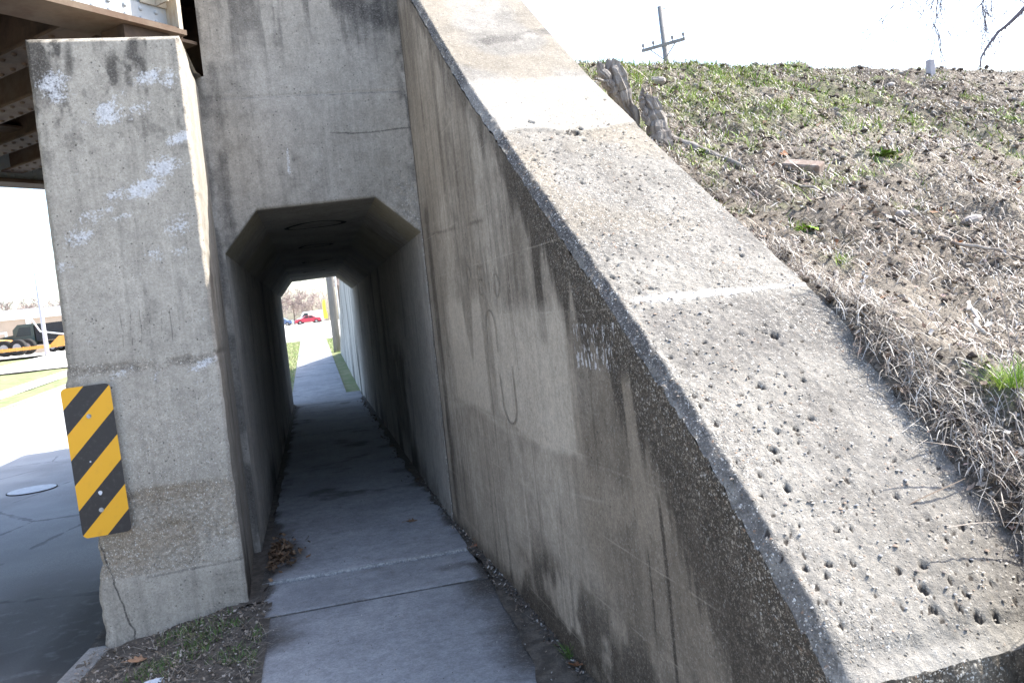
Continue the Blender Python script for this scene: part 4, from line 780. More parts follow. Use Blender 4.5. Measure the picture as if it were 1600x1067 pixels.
X, Y = scatter(5200, 1.7, 9, 1.2, 7, lambda x, y: nearw(x, y)*ok(x, y)*ss(fbm(x*2.1, y*2.1, seed=171), .52, .66)); leaves(0, X, Y, emb_z(X, Y)+.014+rng.random(len(X))*.012, .030, [(.27, .23, .19), (.36, .31, .26), (.19, .155, .125), (.44, .41, .37)], 'leaf_mat', 'matted drifts of grey brown dead leaves between the stalks')
# clods
n = 5200; X, Y = scatter(n, 1.7, 12, 1.1, 8.5, lambda x, y: nearw(x, y)*ok(x, y)); n = len(X); r1 = rng.uniform(.006, .022, n)*np.clip(np.hypot(X, Y)/4, 1, 2.2)
oct_ = np.array([(1, 0, 0), (0, 1, 0), (-1, 0, 0), (0, -1, 0), (0, 0, 1), (0, 0, -1)], float); V = oct_[None]*rng.uniform(.6, 1.3, (n, 6, 1))*r1[:, None, None]*np.array([1, 1, .7])+np.stack([X, Y, emb_z(X, Y)+.004], -1)[:, None]
F = (np.arange(n)[:, None, None]*6+np.array([(0, 1, 4), (1, 2, 4), (2, 3, 4), (3, 0, 4), (1, 0, 5), (2, 1, 5), (3, 2, 5), (0, 3, 5)])[None]).reshape(-1, 3)
tag(mesh_np('clods', V.reshape(-1, 3), F, STR, col=np.repeat(np.array([(.065, .05, .04), (.05, .038, .032), (.12, .095, .075), (.24, .22, .2)])[rng.integers(0, 4, n)], 6, axis=0), smooth=False), 'dark crumbly soil clods between the straw', 'soil', kind='stuff')
# green grass on the embankment
def blades(X, Y, Z, lmin, lmax, w_, cols, name, lab, cat='grass', lean=.6):
    n = len(X); a = rng.uniform(0, 2*np.pi, n); D = np.stack([np.cos(a)*lean*rng.random(n), np.sin(a)*lean*rng.random(n), np.ones(n)], -1); D[:, 2] = rng.uniform(.35, 1, n)
    L = rng.uniform(lmin, lmax, n); C_ = np.array(cols)[rng.integers(0, len(cols), n)]*rng.uniform(.6, 1.3, (n, 1))
    o = frame_strips(np.stack([X, Y, Z-.004], -1), D, L, w_*np.clip(np.hypot(X, Y)/3.5, 1, 2.5)*rng.uniform(.7, 1.3, n), np.zeros(n), C_, rng.normal(0, .3, n), True, name, GRN, 3); return tag(o, lab, cat, kind='stuff')
gcol = [(.20, .32, .05), (.30, .42, .08), (.14, .24, .05), (.38, .46, .13), (.42, .42, .2)]
X, Y = scatter(34000, 1.75, 12, 2.5, 9.6, lambda x, y: np.clip(nearw(x, y)*2.5, 0, 1)*ok(x, y)*green_amt(x, y)**1.3)
blades(X, Y, emb_z(X, Y), .025, .085, .0048, gcol, 'grass', 'low green grass patches growing on the embankment', lean=1.2)
X, Y = scatter(6500, 1.85, 6.0, 4.2, 8.6, lambda x, y: np.clip(ss(y, 4.4, 6.6)*ss(x, 5.6, 3.4)*ss(fbm(x*5, y*5, seed=161), .46, .60)*ok(x, y), 0, 1))
blades(X, Y, emb_z(X, Y), .03, .11, .0042, gcol, 'crest_grass', 'denser green grass growing towards the crest near the stumps', lean=1.2)
for nm_, cx, cy, rr, nn, hh, lab in (('grass_tuft', 1.97, 2.02, .05, 260, .11, 'bright green grass tuft low on the embankment at the right picture edge'), ('grass_tuft', 2.13, 3.01, .03, 90, .06, 'small green grass tuft close to the wall beside a bark piece'), ('grass_tuft', 2.24, 3.43, .03, 60, .06, 'small yellow green sprout between the brick and the wall')):
    X = rng.normal(0, rr*.5, nn); Y = rng.normal(0, rr*.5, nn); a = np.arctan2(Y, X); D = np.stack([np.cos(a)*.9*rng.random(nn), np.sin(a)*.9*rng.random(nn), rng.uniform(.4, 1, nn)], -1)
    o = frame_strips(np.stack([X, Y, 0*X], -1), D, rng.uniform(.4, 1, nn)*hh, np.full(nn, .0035), np.zeros(nn), np.array(gcol)[rng.integers(0, 4, nn)]*rng.uniform(.8, 1.5, (nn, 1)), rng.normal(0, .3, nn), True, nm_, GRN, 3)
    o.location = (cx, cy, float(emb_z(np.array([cx]), np.array([cy]))[0])-.005); tag(o, lab, 'grass', 'green tufts on the bank')
def broad_plant(cx, cy, n, size, cols, lab):
    V = []; F = []; C_ = []
    for k in range(n):
        a = rnd.uniform(0, 6.28); el = rnd.uniform(.2, .9); L = size*rnd.uniform(.6, 1.2); w_ = L*.28; c_ = np.array(rnd.choice(cols))*rnd.uniform(.7, 1.3); b = len(V)
        d = np.array([math.cos(a), math.sin(a), 0]); s_ = np.array([-math.sin(a), math.cos(a), 0])
        for i in range(5):
            t_ = i/4; c0 = d*L*t_+zv*(L*el*t_-L*.5*t_*t_); ww = w_*math.sin(math.pi*min(1, .12+.88*t_))
            V += [c0-s_*ww+zv*ww*.3, c0, c0+s_*ww+zv*ww*.3]; C_ += [c_, c_*.8, c_]
        for i in range(4):
            for j in (0, 1): F.append((b+i*3+j, b+i*3+j+1, b+i*3+j+4, b+i*3+j+3))
    o = mesh_np('leafy_weed', V, F, GRN, col=np.array(C_)); o.location = (cx, cy, float(emb_z(np.array([cx]), np.array([cy]))[0])); return tag(o, lab, 'plant', 'leafy weeds on the bank')
broad_plant(4.16, 4.64, 22, .09, [(.22, .30, .12), (.45, .5, .4)], 'grey green broad leaved weed right of the brick, furthest right of the weeds')
broad_plant(3.54, 4.47, 26, .10, [(.14, .24, .04), (.2, .32, .06)], 'darker green leafy weed between the brick and the grey green weed')
broad_plant(2.36, 4.52, 20, .08, [(.3, .42, .06), (.22, .34, .05)], 'yellow green leafy weed beside the weathered log')
broad_plant(2.30, 3.42, 8, .06, [(.26, .42, .05)], 'tiny bright green leafy seedling just below the brick')
def ez(x, y): return float(emb_z(np.array([x]), np.array([y]))[0])
# brick, log, stick, bark, stones
BRK = plain('old_brick', (.17, .125, .105), .9, .3, 25, .5, c2=(.27, .235, .21))
WOOD = plain('grey_weathered_wood', (.27, .25, .235), .9, .5, 26, 1.0, c2=(.10, .085, .078), vec=(1, 1, .2)); BARK = plain('pale_bark', (.36, .32, .28), .9, .4, 12, .7, c2=(.16, .12, .10))
mb = MB().cbox(-.105, .105, -.05, .05, 0, .058, .007); o = mb.build('brick', BRK); o.location = (2.74, 4.12, ez(2.74, 4.12)-.0); o.rotation_euler = (R(20), R(14), R(-50)); tag(o, 'weathered red brown brick lying in the straw on the bank', 'brick')
def crook(a, b, r0, r1, name, mat, lab, cat, seg=10, amp=.02, n=9, group=None):
    a = np.array(a, float); b = np.array(b, float); L = np.linalg.norm(b-a); P = []; Rr = []
    for i in range(seg+1):
        t_ = i/seg; P.append((b-a)*t_+np.array([rnd.uniform(-1, 1), rnd.uniform(-1, 1), rnd.uniform(-1, 1)])*amp*L*.5); Rr.append((r0+(r1-r0)*t_)*rnd.uniform(.85, 1.15))
    o = MB().tube(P, Rr, n).build(name, mat, smooth=True); o.location = a; return tag(o, lab, cat, group)
crook((2.20, 4.78, ez(2.2, 4.78)+.035), (2.50, 4.30, ez(2.5, 4.3)+.03), .035, .016, 'log', WOOD, 'short grey weathered branch lying by the wall edge above the brick', 'log')
crook((2.50, 3.95, ez(2.5, 3.95)+.03), (2.83, 3.17, ez(2.83, 3.17)+.03), .008, .012, 'stick', BARK, 'long thin brown stick lying down the slope below the brick', 'stick', 14, .03, 6)
crook((2.83, 3.17, ez(2.83, 3.17)+.03), (3.1, 2.95, ez(3.1, 2.95)+.02), .010, .004, 'twig', BARK, 'thin pale twig at the lower end of the long stick', 'stick', 10, .05, 6)
crook((2.06, 2.93, ez(2.06, 2.93)+.02), (1.97, 2.80, ez(1.97, 2.8)+.02), .012, .012, 'bark_piece', WOOD, 'short grey green bark piece lying next to the wall edge', 'bark', 5, .02, 8)
crook((2.42, 2.65, ez(2.42, 2.65)+.02), (2.24, 2.40, ez(2.24, 2.4)+.02), .006, .008, 'twig', plain('bleached_twig', (.62, .57, .50), .8, .2, 20, .2), 'curved bleached twig at mid right of the bank', 'stick', 8, .08, 7)
crook((1.93, 1.62, ez(1.93, 1.62)+.05), (1.735, 1.76, float(zt(1.76))+.012), .008, .006, 'twig', plain('purplish_twig', (.35, .28, .36), .7, .2, 20, .2), 'straight purplish grey twig tip over the wall edge at lower right', 'stick', 5, .01, 7)
STONE = plain('pale_stone', (.33, .30, .285), .9, .25, 18, .4)
for x, y, r1, lab in ((3.24, 3.48, .055, 'flat pale stone right of the long stick'), (2.78, 3.42, .04, 'pinkish grey stone beside the middle of the long stick'), (3.0, 6.45, .07, 'rounded pale stone among the green growth near the stumps'), (3.5, 4.36, .03, 'small white stone below the dark green weed'), (3.15, 3.05, .05, 'flat grey stone at the foot of the slope right of the stick'), (5.6, 6.9, .06, 'white stone near the crest of the bank at right')):
    mb = MB().sphere((0, 0, 0), r1, 10, 6, (1.2, .9, .55)); mb.v = [tuple(np.array(v)*(1+.25*(float(vnoise(np.array([v[0]*30+x]), np.array([v[1]*30]), np.array([v[2]*30]))[0])-.5))) for v in mb.v]
    o = mb.build('stone', STONE, smooth=False); o.location = (x, y, ez(x, y)+r1*.25); o.rotation_euler = (.2, .1, x*3); tag(o, lab, 'stone', 'loose stones on the bank')
# stumps behind the wall
def stump(name, base, segs, lab):
    root = empty(name, base); tag(root, lab, 'tree stump', 'cut stumps behind the wing wall'); 
    for nm, pts, rad in segs:
        mb = MB(); P = []; Rr = []
        pts = [np.array(p, float) for p in pts]; N_ = 20
        for i in range(N_+1):
            t_ = i/N_*(len(pts)-1); k = min(int(t_), len(pts)-2); f = t_-k; P.append(pts[k]*(1-f)+pts[k+1]*f-np.array(base)+np.array([.008*math.sin(i*1.3), .006*math.cos(i*1.7), 0])); Rr.append(rad[k]*(1-f)+rad[k+1]*f)
        nn_ = 28; mb.tube(P, Rr, nn_); V = []; nr_ = len(P)
        for vi, v in enumerate(mb.v):
            v = np.array(v); ri, ki = divmod(vi, nn_); c0 = P[ri]; d = v-c0; an = ki/nn_*2*math.pi
            f1 = float(vnoise(np.array([math.cos(an)*3.2+5]), np.array([math.sin(an)*3.2]), np.array([c0[2]*9]), seed=len(nm))[0]); f2 = float(vnoise(np.array([math.cos(an)*9]), np.array([math.sin(an)*9+3]), np.array([c0[2]*14]))[0])
            v = c0+d*(.72+.5*f1+.22*f2)
            if ri >= nr_-2 and nm != 'side_twig': v = v+zv*(.050*(f2-.35)+.03*(f1-.5))*(1 if ri == nr_-1 else .4)
            V.append(tuple(v))
        mb.v = V; mb.build(nm, WOOD, root, smooth=False)
stump('forked_stump', (2.03, 4.72, 2.45), [('stem', [(2.05, 4.72, 2.45), (2.0, 4.70, 2.66), (1.945, 4.68, 2.80), (1.925, 4.68, 2.90), (1.91, 4.68, 2.985)], [.05, .042, .05, .058, .04]), ('fork', [(1.98, 4.70, 2.70), (1.90, 4.67, 2.80), (1.845, 4.64, 2.86), (1.80, 4.62, 2.96)], [.036, .03, .03, .018]), ('side_twig', [(1.87, 4.64, 2.87), (1.80, 4.60, 2.868), (1.74, 4.56, 2.872)], [.012, .008, .005])], 'forked grey dead stump leaning over the wall edge')
stump('sawn_stump', (2.13, 4.62, 2.42), [('stem', [(2.14, 4.62, 2.42), (2.125, 4.64, 2.60), (2.10, 4.66, 2.775)], [.07, .055, .056]), ('splinter', [(2.05, 4.60, 2.60), (2.045, 4.62, 2.74), (2.055, 4.62, 2.80)], [.018, .014, .008])], 'thick sawn grey stump standing right of the forked one')
MAT['post'] = plain('grey_post', (.42, .40, .43), .8, .2, 10, .2)
zc = ez(6.7, 7.6); o = MB().cbox(-.035, .035, -.035, .035, 0, .24, .008).build('marker_post', MAT['post']); o.location = (6.7, 7.6, zc-.06); tag(o, 'small grey post standing on the crest of the bank', 'post')
# ------------------------------------------------------------ litter at the foot of the walls, verge
X = rng.uniform(-1.45, -.45, 3200); Y = rng.uniform(3.2, 5.15, 3200); vz = lambda x: -.115+.115*ss(x, -1.4, -.6)
leaves(0, X, Y, vz(X)+.010, .016, [(.30, .25, .2), (.2, .16, .12), (.4, .36, .32), (.12, .1, .08)], 'verge_litter', 'brown leaf scraps on the dark soil before the pier')
n = 4200; X = rng.uniform(-1.4, -.45, n*3); Y = rng.uniform(3.0, 5.1, n*3); k = (fbm(X*5, Y*5, seed=140) > .50)&(np.abs(X+.75-.2*(Y-4.4)) < .42); X, Y = X[k][:n], Y[k][:n]
blades(X, Y, vz(X), .015, .05, .0035, [(.08, .15, .04), (.11, .19, .05), (.2, .2, .1)], 'verge_grass', 'thin green grass on the soil before the pier', lean=1.2)
n = 500; X = rng.uniform(-1.45, -.42, n); Y = rng.uniform(3.6, 5.15, n); a = rng.uniform(0, 6.28, n)
o = frame_strips(np.stack([X, Y, vz(X)+.01], -1), np.stack([np.cos(a), np.sin(a), rng.normal(.05, .1, n)], -1), rng.uniform(.04, .14, n), np.full(n, .003), rng.uniform(0, .02, n), np.array([(.36, .32, .27)])*rng.uniform(.5, 1.2, (n, 1)), rng.normal(0, .3, n), False, 'verge_straw', STR); tag(o, 'scattered straw on the soil before the pier', 'plant litter', kind='stuff')
n = 1100; Y = rng.uniform(3.2, 8.5, n); X = .90+rng.normal(0, .03, n)+.05*ss(Y, 5, 3.5); leaves(0, X, Y, 0*X+.022, .016, [(.16, .13, .11), (.26, .21, .17), (.09, .08, .07), (.4, .38, .35)], 'wall_foot_litter', 'dark leaf crumbs along the foot of the wing wall')
n = 1300; X = rng.uniform(-.46, .86, n); Y = 2.6+14*rng.random(n)**1.8; leaves(0, X, Y, 0*X+.022, .007, [(.2, .18, .16), (.1, .09, .08), (.45, .43, .4), (.3, .27, .24)], 'walk_grit', 'fine grit and crumbs scattered over the pavement slabs')
n = 420; t_ = rng.normal(0, .09, (n, 2)); leaves(0, -.47+np.abs(t_[:, 0])*.9, 6.05+t_[:, 1]*2.2, .02+rng.random(n)*.05, .032, [(.17, .10, .06), (.11, .075, .05), (.24, .16, .1)], 'leaf_pile', 'heap of dark brown leaves at the left tunnel corner')
n = 160; Y = rng.uniform(7.5, 17, n); X = .83-np.abs(rng.normal(0, .07, n)); leaves(0, X, Y, .012+0*X, .03, [(.17, .11, .07), (.1, .08, .06)], 'tunnel_leaves', 'sparse brown leaves along the right side of the tunnel floor')
def one_leaf(x, y, z, s_, c_, lab, rot=0., tilt=.3):
    m_ = plain('single_leaf', c_, .7, .3, 30, .2); mb = MB(); P = []
    prof = [(-.5, 0), (-.38, .16), (-.2, .20), (-.15, .34), (.05, .26), (.16, .38), (.26, .18), (.5, 0), (.28, -.16), (.18, -.34), (.02, -.24), (-.14, -.36), (-.22, -.18), (-.38, -.14)]
    V = [(0, 0, 0)]+[(u*s_, v*s_, (v*v*1.3+u*u*.5)*s_) for u, v in prof]; n_ = len(prof); mb.add(V, [(0, 1+i, 1+(i+1) % n_) for i in range(n_)]); mb.tube([(-.5*s_, 0, .1*s_), (-.8*s_, .05*s_, .04*s_)], .002, 5)
    o = mb.build('fallen_leaf', m_, fixn=False); o.location = (x, y, z); o.rotation_euler = (tilt, .1, rot); return tag(o, lab, 'leaf')
one_leaf(.93, 5.60, .045, .12, (.34, .19, .10), 'large tan leaf propped against the wing wall foot', 1.2, 1.1)
one_leaf(.91, 5.48, .02, .06, (.36, .16, .09), 'small reddish leaf lying just in front of the large tan leaf', .4, .2)
one_leaf(.58, 6.44, .012, .10, (.22, .14, .09), 'dark brown leaf lying on the pavement joint inside the tunnel mouth', .2, .1)
one_leaf(.95, 3.42, .03, .10, (.30, .15, .08), 'reddish brown leaf at the wing wall foot by the green sprouts', 2.2, .3)
one_leaf(-1.12, 4.78, -.075, .10, (.42, .25, .15), 'orange tan leaf lying at the foot of the pier', 0.1, .15)
X = rng.normal(.965, .012, 60); Y = rng.normal(3.56, .03, 60); D = np.stack([rng.normal(-.2, .5, 60), rng.normal(0, .5, 60), rng.uniform(.4, 1, 60)], -1)
o = frame_strips(np.stack([X-.96, Y-3.55, 0*X], -1), D, rng.uniform(.03, .08, 60), np.full(60, .005), np.zeros(60), np.array([(.12, .2, .05)])*rng.uniform(.6, 1.4, (60, 1)), rng.normal(0, .3, 60), True, 'grass_tuft', GRN); o.location = (.96, 3.55, .01); tag(o, 'green sprouts in the gap between pavement and wing wall', 'grass', 'green tufts on the bank')
mb = MB(); P = [(rnd.uniform(-.06, .06), rnd.uniform(-.03, .03), rnd.uniform(0, .02)) for _ in range(9)]
V, F = [], []
for i in range(6):
    for j in range(5): V.append((-.06+.024*i+rnd.uniform(-.006, .006), -.03+.016*j+rnd.uniform(-.005, .005), .012+.018*rnd.random()))
for i in range(5):
    for j in range(4): F.append((i*5+j, i*5+j+1, i*5+j+6, i*5+j+5))
o = MB().add(V, F).build('crumpled_paper', plain('white_paper', (.62, .66, .72), .8, .1, 10, .1), fixn=False); o.location = (-.97, 4.34, -.055); o.rotation_euler = (.1, 0, .35); tag(o, 'crumpled scrap of white paper on the soil before the pier', 'litter')
mb = MB(); mb.tube([(0, 0, -.02), (0, 0, 0.006)], .30, 40); o = mb.build('road_disc', plain('pale_disc_grey', (.55, .57, .60), .6, .25, 14, .5)); MB().tube([(0, 0, -.02), (0, 0, .004)], .312, 40).build('rim', bpy.data.materials['soot'], o); o.location = (-3.98, 12.55, -.243); tag(o, 'pale round disc set in the road', 'manhole cover')  # flat pale disc with a thin dark rim, level with the road
# ------------------------------------------------------------ far side of the underpass
root = empty('retaining_wall', (.93, 17.5, 0)); tag(root, 'streaked grey concrete retaining wall beyond the tunnel exit', 'wall')
Ys = np.linspace(0, 13.0, 200)[:, None]; U = np.linspace(0, 1, 60)[None, :]; X = -.03+0*Ys+.0*U+.012*(fbm(Ys*2, U*3, seed=150)-.5); zt_ = np.minimum(3.95, 2.67-.34*(Ys-6.6)); Z = (gp(Ys+17.5)-.1)+(zt_-gp(Ys+17.5)+.1)*U
mesh_np('face', np.stack([X-.02, Ys+0*U, Z], -1).reshape(-1, 3), gridF(200, 60), MAT['tunnel'], root, dict(dark=.7*ss(fbm((Ys+0*U)*3.5, Z*.5, seed=151), .45, .62), wash=.8*ss(fbm((Ys+0*U)*3, Z*.4, seed=152), .45, .6)))
MB().prism([(0, -.2), (13, -.2), (13, .50), (2.85, 3.94), (0, 3.94)], 0, -.02, .42).build('body', MAT['tunnel'], root)
X = rng.uniform(-1.38, -.64, 3500); Y = rng.uniform(17.8, 40, 3500); blades(X, Y, gp(Y), .04, .10, .006, [(.2, .3, .08), (.3, .36, .14), (.4, .36, .22)], 'verge_grass', 'green grass beside the walk beyond the tunnel')
X = rng.uniform(.58, 2.5, 3000); Y = rng.uniform(30.6, 40, 3000); blades(X, Y, gp(Y), .04, .12, .006, [(.2, .3, .08), (.3, .36, .14)], 'verge_grass', 'green grass right of the walk beyond the tunnel')
POLE = plain('weathered_pole_wood', (.24, .23, .225), .9, .3, 6, .4, vec=(1, 1, .2))
root = empty('utility_pole', (.80, 31.3, .46)); tag(root, 'wooden utility pole beside the walk beyond the tunnel', 'utility pole')
MB().tube([(0, 0, -.5), (.02, 0, 4), (.05, 0, 9)], [.145, .135, .11], 14).build('pole', POLE, root, smooth=True)
MB().tube([(.21, -.02, -.3), (.21, -.02, 5)], .028, 8).build('conduit', plain('pale_conduit', (.7, .72, .75), .5, .1, 5, 0), root, smooth=True)
root = empty('road_sign', (1.72, 40.0, .8)); tag(root, 'small orange sign on a post right of the far utility pole', 'sign')
MB().tube([(0, 0, -.2), (0, 0, 3.0)], .035, 8).build('post', MAT['post'], root); MB().cbox(-.30, .30, -.06, -.035, 1.35, 2.0, .02).build('panel', plain('orange_panel', (.75, .22, .06), .6, .1, 4, 0), root); MB().cbox(-.25, .25, -.06, -.035, .2, 1.1, .02).build('lower_panel', plain('pale_blue_panel', (.25, .34, .42), .6, .1, 4, 0), root)
# ------------------------------------------------------------ vehicles and buildings far off
GLASS = plain('dark_glass', (.03, .04, .05), .15, .1, 5, 0, spec=.5); TYRE = plain('tyre_rubber', (.03, .03, .03), .9, .2, 10, .1); CHR = plain('wheel_metal', (.4, .4, .42), .4, .1, 10, 0, metal=.5)
def car(loc, rz, bodymat, lab, L=4.5, prof=None):
    root = empty('parked_car', loc, rz); tag(root, lab, 'car')
    low = [(-L/2, .35), (-L/2+.05, .75), (-L/2+.5, .92), (-L*.22, .98), (-.15*L, 1.0), (L*.28, 1.0), (L/2-.1, .95), (L/2, .7), (L/2, .35)]
    MB().prism(low, 1, -.85, .85).build('body', bodymat, root)
    cab = [(-L*.22, .96), (-L*.08, 1.42), (L*.16, 1.45), (L*.32, .98)]
    MB().prism(cab, 1, -.72, .72).build('roof', bodymat, root)
    for y in (-.735, .735):
        MB().prism([(-L*.17, 1.02), (-L*.07, 1.34), (L*.03, 1.36), (L*.03, 1.02)], 1, y-.006, y+.006).build('window', GLASS, root)
        MB().prism([(L*.05, 1.02), (L*.05, 1.36), (L*.15, 1.36), (L*.24, 1.02)], 1, y-.006, y+.006).build('window', GLASS, root)
    for x in (-L*.31, L*.31):
        for y in (-.80, .80):
            wq = MB().tube([(x, y-.1, .33), (x, y+.1, .33)], .33, 18).build('wheel', TYRE, root); MB().tube([(x, y-.112, .33), (x, y+.112, .33)], .18, 12).build('rim', CHR, wq)
    for y in (-.6, .6): MB().box(-L/2-.01, -L/2+.05, y-.15, y+.15, .62, .75).build('headlight', CHR, root)
    return root
RED = plain('red_car_paint', (.45, .04, .075), .35, .1, 3, 0, spec=.5)
car((-.75, 150, 1.34), .15, RED, 'red car parked across the lot seen through the tunnel')
car((-5.6, 158, 1.34), -.2, plain('blue_car_paint', (.12, .18, .32), .35, .1, 3, 0, spec=.5), 'blue grey car just left of the red car through the tunnel')
root = empty('delivery_van', (-.2, 172, 1.34), .1); tag(root, 'white van standing behind the red car', 'van'); WH = plain('white_vehicle_paint', (.75, .75, .73), .4, .05, 3, 0)
MB().prism([(-2.6, .4), (-2.6, 1.2), (-1.9, 1.35), (-1.3, 2.4), (2.6, 2.5), (2.6, .4)], 1, -.95, .95).build('body', WH, root)
for y in (-.96, .96): MB().prism([(-1.75, 1.4), (-1.2, 2.1), (-.5, 2.1), (-.5, 1.4)], 1, y-.01, y+.01).build('window', GLASS, root)
for x in (-1.7, 1.7):
    for y in (-.88, .88): MB().tube([(x, y-.1, .36), (x, y+.1, .36)], .36, 16).build('wheel', TYRE, root)
root = empty('feather_flag', (2.05, 148, 1.34)); tag(root, 'tall yellow feather flag on a pole near the red car', 'flag')
MB().tube([(0, 0, 0), (0, 0, 3.2), (.25, 0, 4.1), (.6, 0, 4.3)], .04, 6).build('pole', MAT['post'], root)
V = []; 
for i in range(9): t_ = i/8; z = .6+3.3*t_; V += [(.03+.2*max(0, t_-.75), .05*math.sin(t_*6), z), (.03+.72*(1-.35*t_)+.06*math.sin(t_*9), .1*math.sin(t_*7+1), z)]
MB().add(V, [(2*i, 2*i+1, 2*i+3, 2*i+2) for i in range(8)]).build('banner', plain('yellow_banner', (.80, .66, .08), .7, .1, 2, 0), root, fixn=False)
# beige building with white trim
root = empty('warehouse', (-34, 118, 1.34), R(7)); tag(root, 'low beige metal building with white trim and grey roof, far left', 'building')
BEI = plain('beige_siding', (.46, .36, .28), .8, .08, 1, 0); TRIM = plain('white_trim', (.78, .77, .75), .7, .05, 3, 0); ROOF = plain('grey_roof', (.25, .26, .27), .8, .1, 1, 0)
MB().box(-34, 16, 0, 24, 0, 4.5).build('wall', BEI, root); MB().box(-34.2, 16.2, -.2, 0, 4.5, 4.95).build('fascia', TRIM, root)
rf = MB().prism([(-.25, 4.96), (12, 6.3), (24.2, 4.96)], 0, -34.3, 16.3).build('roof', ROOF, root)
for x in np.arange(-30, 16, 3.4): MB().cbox(x-.2, x+.2, 2.0, 2.5, 5.1, 5.75, .04).build('vent', TRIM, rf)
for x in (-27, -12, -1.2, 10): MB().box(x-.3, x+.3, -.12, -.003, 0, 4.497).build('pilaster', TRIM, root)
for x in (-22, -5.6, 5):
    d_ = MB().box(x-1.6, x+1.6, -.06, -.004, 0, 2.8).build('door', BEI, root); mb = MB(); mb.box(x-1.85, x-1.6, -.1, -.004, 0, 3.05); mb.box(x+1.6, x+1.85, -.1, -.004, 0, 3.05); mb.box(x-1.597, x+1.597, -.1, -.004, 2.8, 3.05); mb.build('frame', TRIM, d_)
# dump truck with big tyres
YEL = plain('orange_machine_paint', (.72, .36, .09), .5, .15, 4, 0); BLK = plain('black_steel', (.028, .03, .035), .6, .2, 4, .1); CABM = plain('dark_green_cab', (.05, .075, .07), .4, .1, 4, 0, spec=.5)
def wheel(x, y, z, r1, w_, parent):
    t_ = MB(); t_.tube([(x, y-w_/2, z), (x, y-w_/2+.08, z), (x, y+w_/2-.08, z), (x, y+w_/2, z)], [r1*.9, r1, r1, r1*.9], 26); o = t_.build('wheel', TYRE, parent); MB().tube([(x, y-w_/2-.03, z), (x, y+w_/2+.03, z)], r1*.48, 16).build('rim', CHR, o)
root = empty('dump_truck', (-29.5, 95, 1.34), R(-4)); tag(root, 'black dump truck with dark green cab behind the orange trailer', 'truck')
MB().prism([(0, 1.0), (0, 2.6), (.5, 3.1), (2.0, 3.1), (2.0, 1.0)], 1, -1.2, 1.2).build('cab', CABM, root)
for y in (-1.21, 1.21): MB().prism([(.25, 1.9), (.65, 2.8), (1.7, 2.8), (1.7, 1.9)], 1, y-.01, y+.01).build('window', GLASS, root)
MB().box(-1.6, 7.2, -.6, .6, .9, 1.25).build('chassis', BLK, root); MB().prism([(2.2, 1.3), (2.1, 3.0), (8.0, 3.1), (8.4, 2.4), (7.2, 1.3)], 1, -1.3, 1.3).build('dump_body', BLK, root)
MB().prism([(-1.7, 1.0), (-1.7, 1.9), (0, 2.1), (0, 1.0)], 1, -1.0, 1.0).build('hood', CABM, root)
for x in (.5, 3.6, 5.6):
    for y in (-1.15, 1.15): wheel(x, y, .55, .55, .4, root)
MB().tube([(1.9, -1.25, 3.6), (2.7, -1.5, 2.2), (5.4, -1.55, 1.6)], .09, 8).build('hydraulic_arm', plain('pale_arm', (.6, .62, .65), .4, .1, 4, 0), root)
root = empty('wheel_loader', (-30.1, 92.0, 1.34), R(-5)); tag(root, 'orange wheel loader with large black tyres, far left', 'loader')
MB().prism([(-4.6, .8), (-4.6, 2.3), (-2.2, 2.5), (-1.2, 1.9), (1.1, 1.5), (1.1, .8)], 1, -1.1, 1.1).build('body', YEL, root); MB().prism([(-2.9, 2.3), (-2.8, 3.4), (-1.5, 3.4), (-1.2, 1.9)], 1, -.8, .8).build('cab', CABM, root)
for x in (-3.6, .7, 1.9):
    for y in (-1.1, 1.1): wheel(x, y, .8, .8, .6, root)
root = empty('flatbed_trailer', (-27.5, 87, 1.34), R(-3)); tag(root, 'long low orange flatbed trailer parked on the lot', 'trailer')
MB().box(-8, 3.4, -1.2, 1.2, .45, .75).build('deck', YEL, root); MB().prism([(3.4, .45), (3.4, .76), (4.2, 1.5), (5.8, 1.5), (5.8, 1.2), (4.5, .5)], 1, -.6, .6).build('gooseneck', YEL, root)
mb = MB(); 
for x in np.arange(-7.8, 3.4, .6): mb.box(x, x+.07, -1.24, -1.2, .42, .78)
mb.build('side_rail', YEL, root)
for x in (-7, -6, -5): 
    for y in (-.9, .9): wheel(x, y, .38, .38, .3, root)
root = empty('light_pole', (-17.05, 60, 1.33)); tag(root, 'slender pale metal pole standing at the lot edge, far left', 'pole')
MB().tube([(0, 0, 0), (-.05, 0, 3.1), (-.09, 0, 6.1)], [.15, .12, .08], 12).build('shaft', plain('galvanised', (.52, .50, .56), .5, .1, 5, 0), root, smooth=True); MB().tube([(-.09, 0, 6.05), (-.25, -.1, 6.15)], .05, 8).build('lamp_head', MAT['post'], root)
# ------------------------------------------------------------ utility pole behind the bank
px, py = 19.42, 40.35
root = empty('utility_pole', (px, py, 1.0)); tag(root, 'wooden utility pole with one crossarm rising behind the bank', 'utility pole')
MB().tube([(.35, .1, -.8), (.12, 0, 8), (-.12, -.05, 15.0)], [.19, .16, .125], 12).build('pole', POLE, root, smooth=True)
A0 = np.array([18.64, 41.32, 13.0])-np.array([px, py, 0.]); B0 = np.array([20.25, 39.51, 13.0])-np.array([px, py, 0.]); d_ = (B0-A0)/np.linalg.norm(B0-A0); s_ = np.array([-d_[1], d_[0], 0])
arm = MB().obox(A0-s_*.27-zv*.05, B0-A0, s_*.13, zv*.15).build('crossarm', POLE, root)
for t_ in (.04, .28, .72, .97):
    p = A0+(B0-A0)*t_-s_*.23+zv*.08; MB().tube([p, p+zv*.1, p+zv*.12, p+zv*.26, p+zv*.28], [.03, .03, .075, .075, .03], 8).build('insulator', POLE, arm)
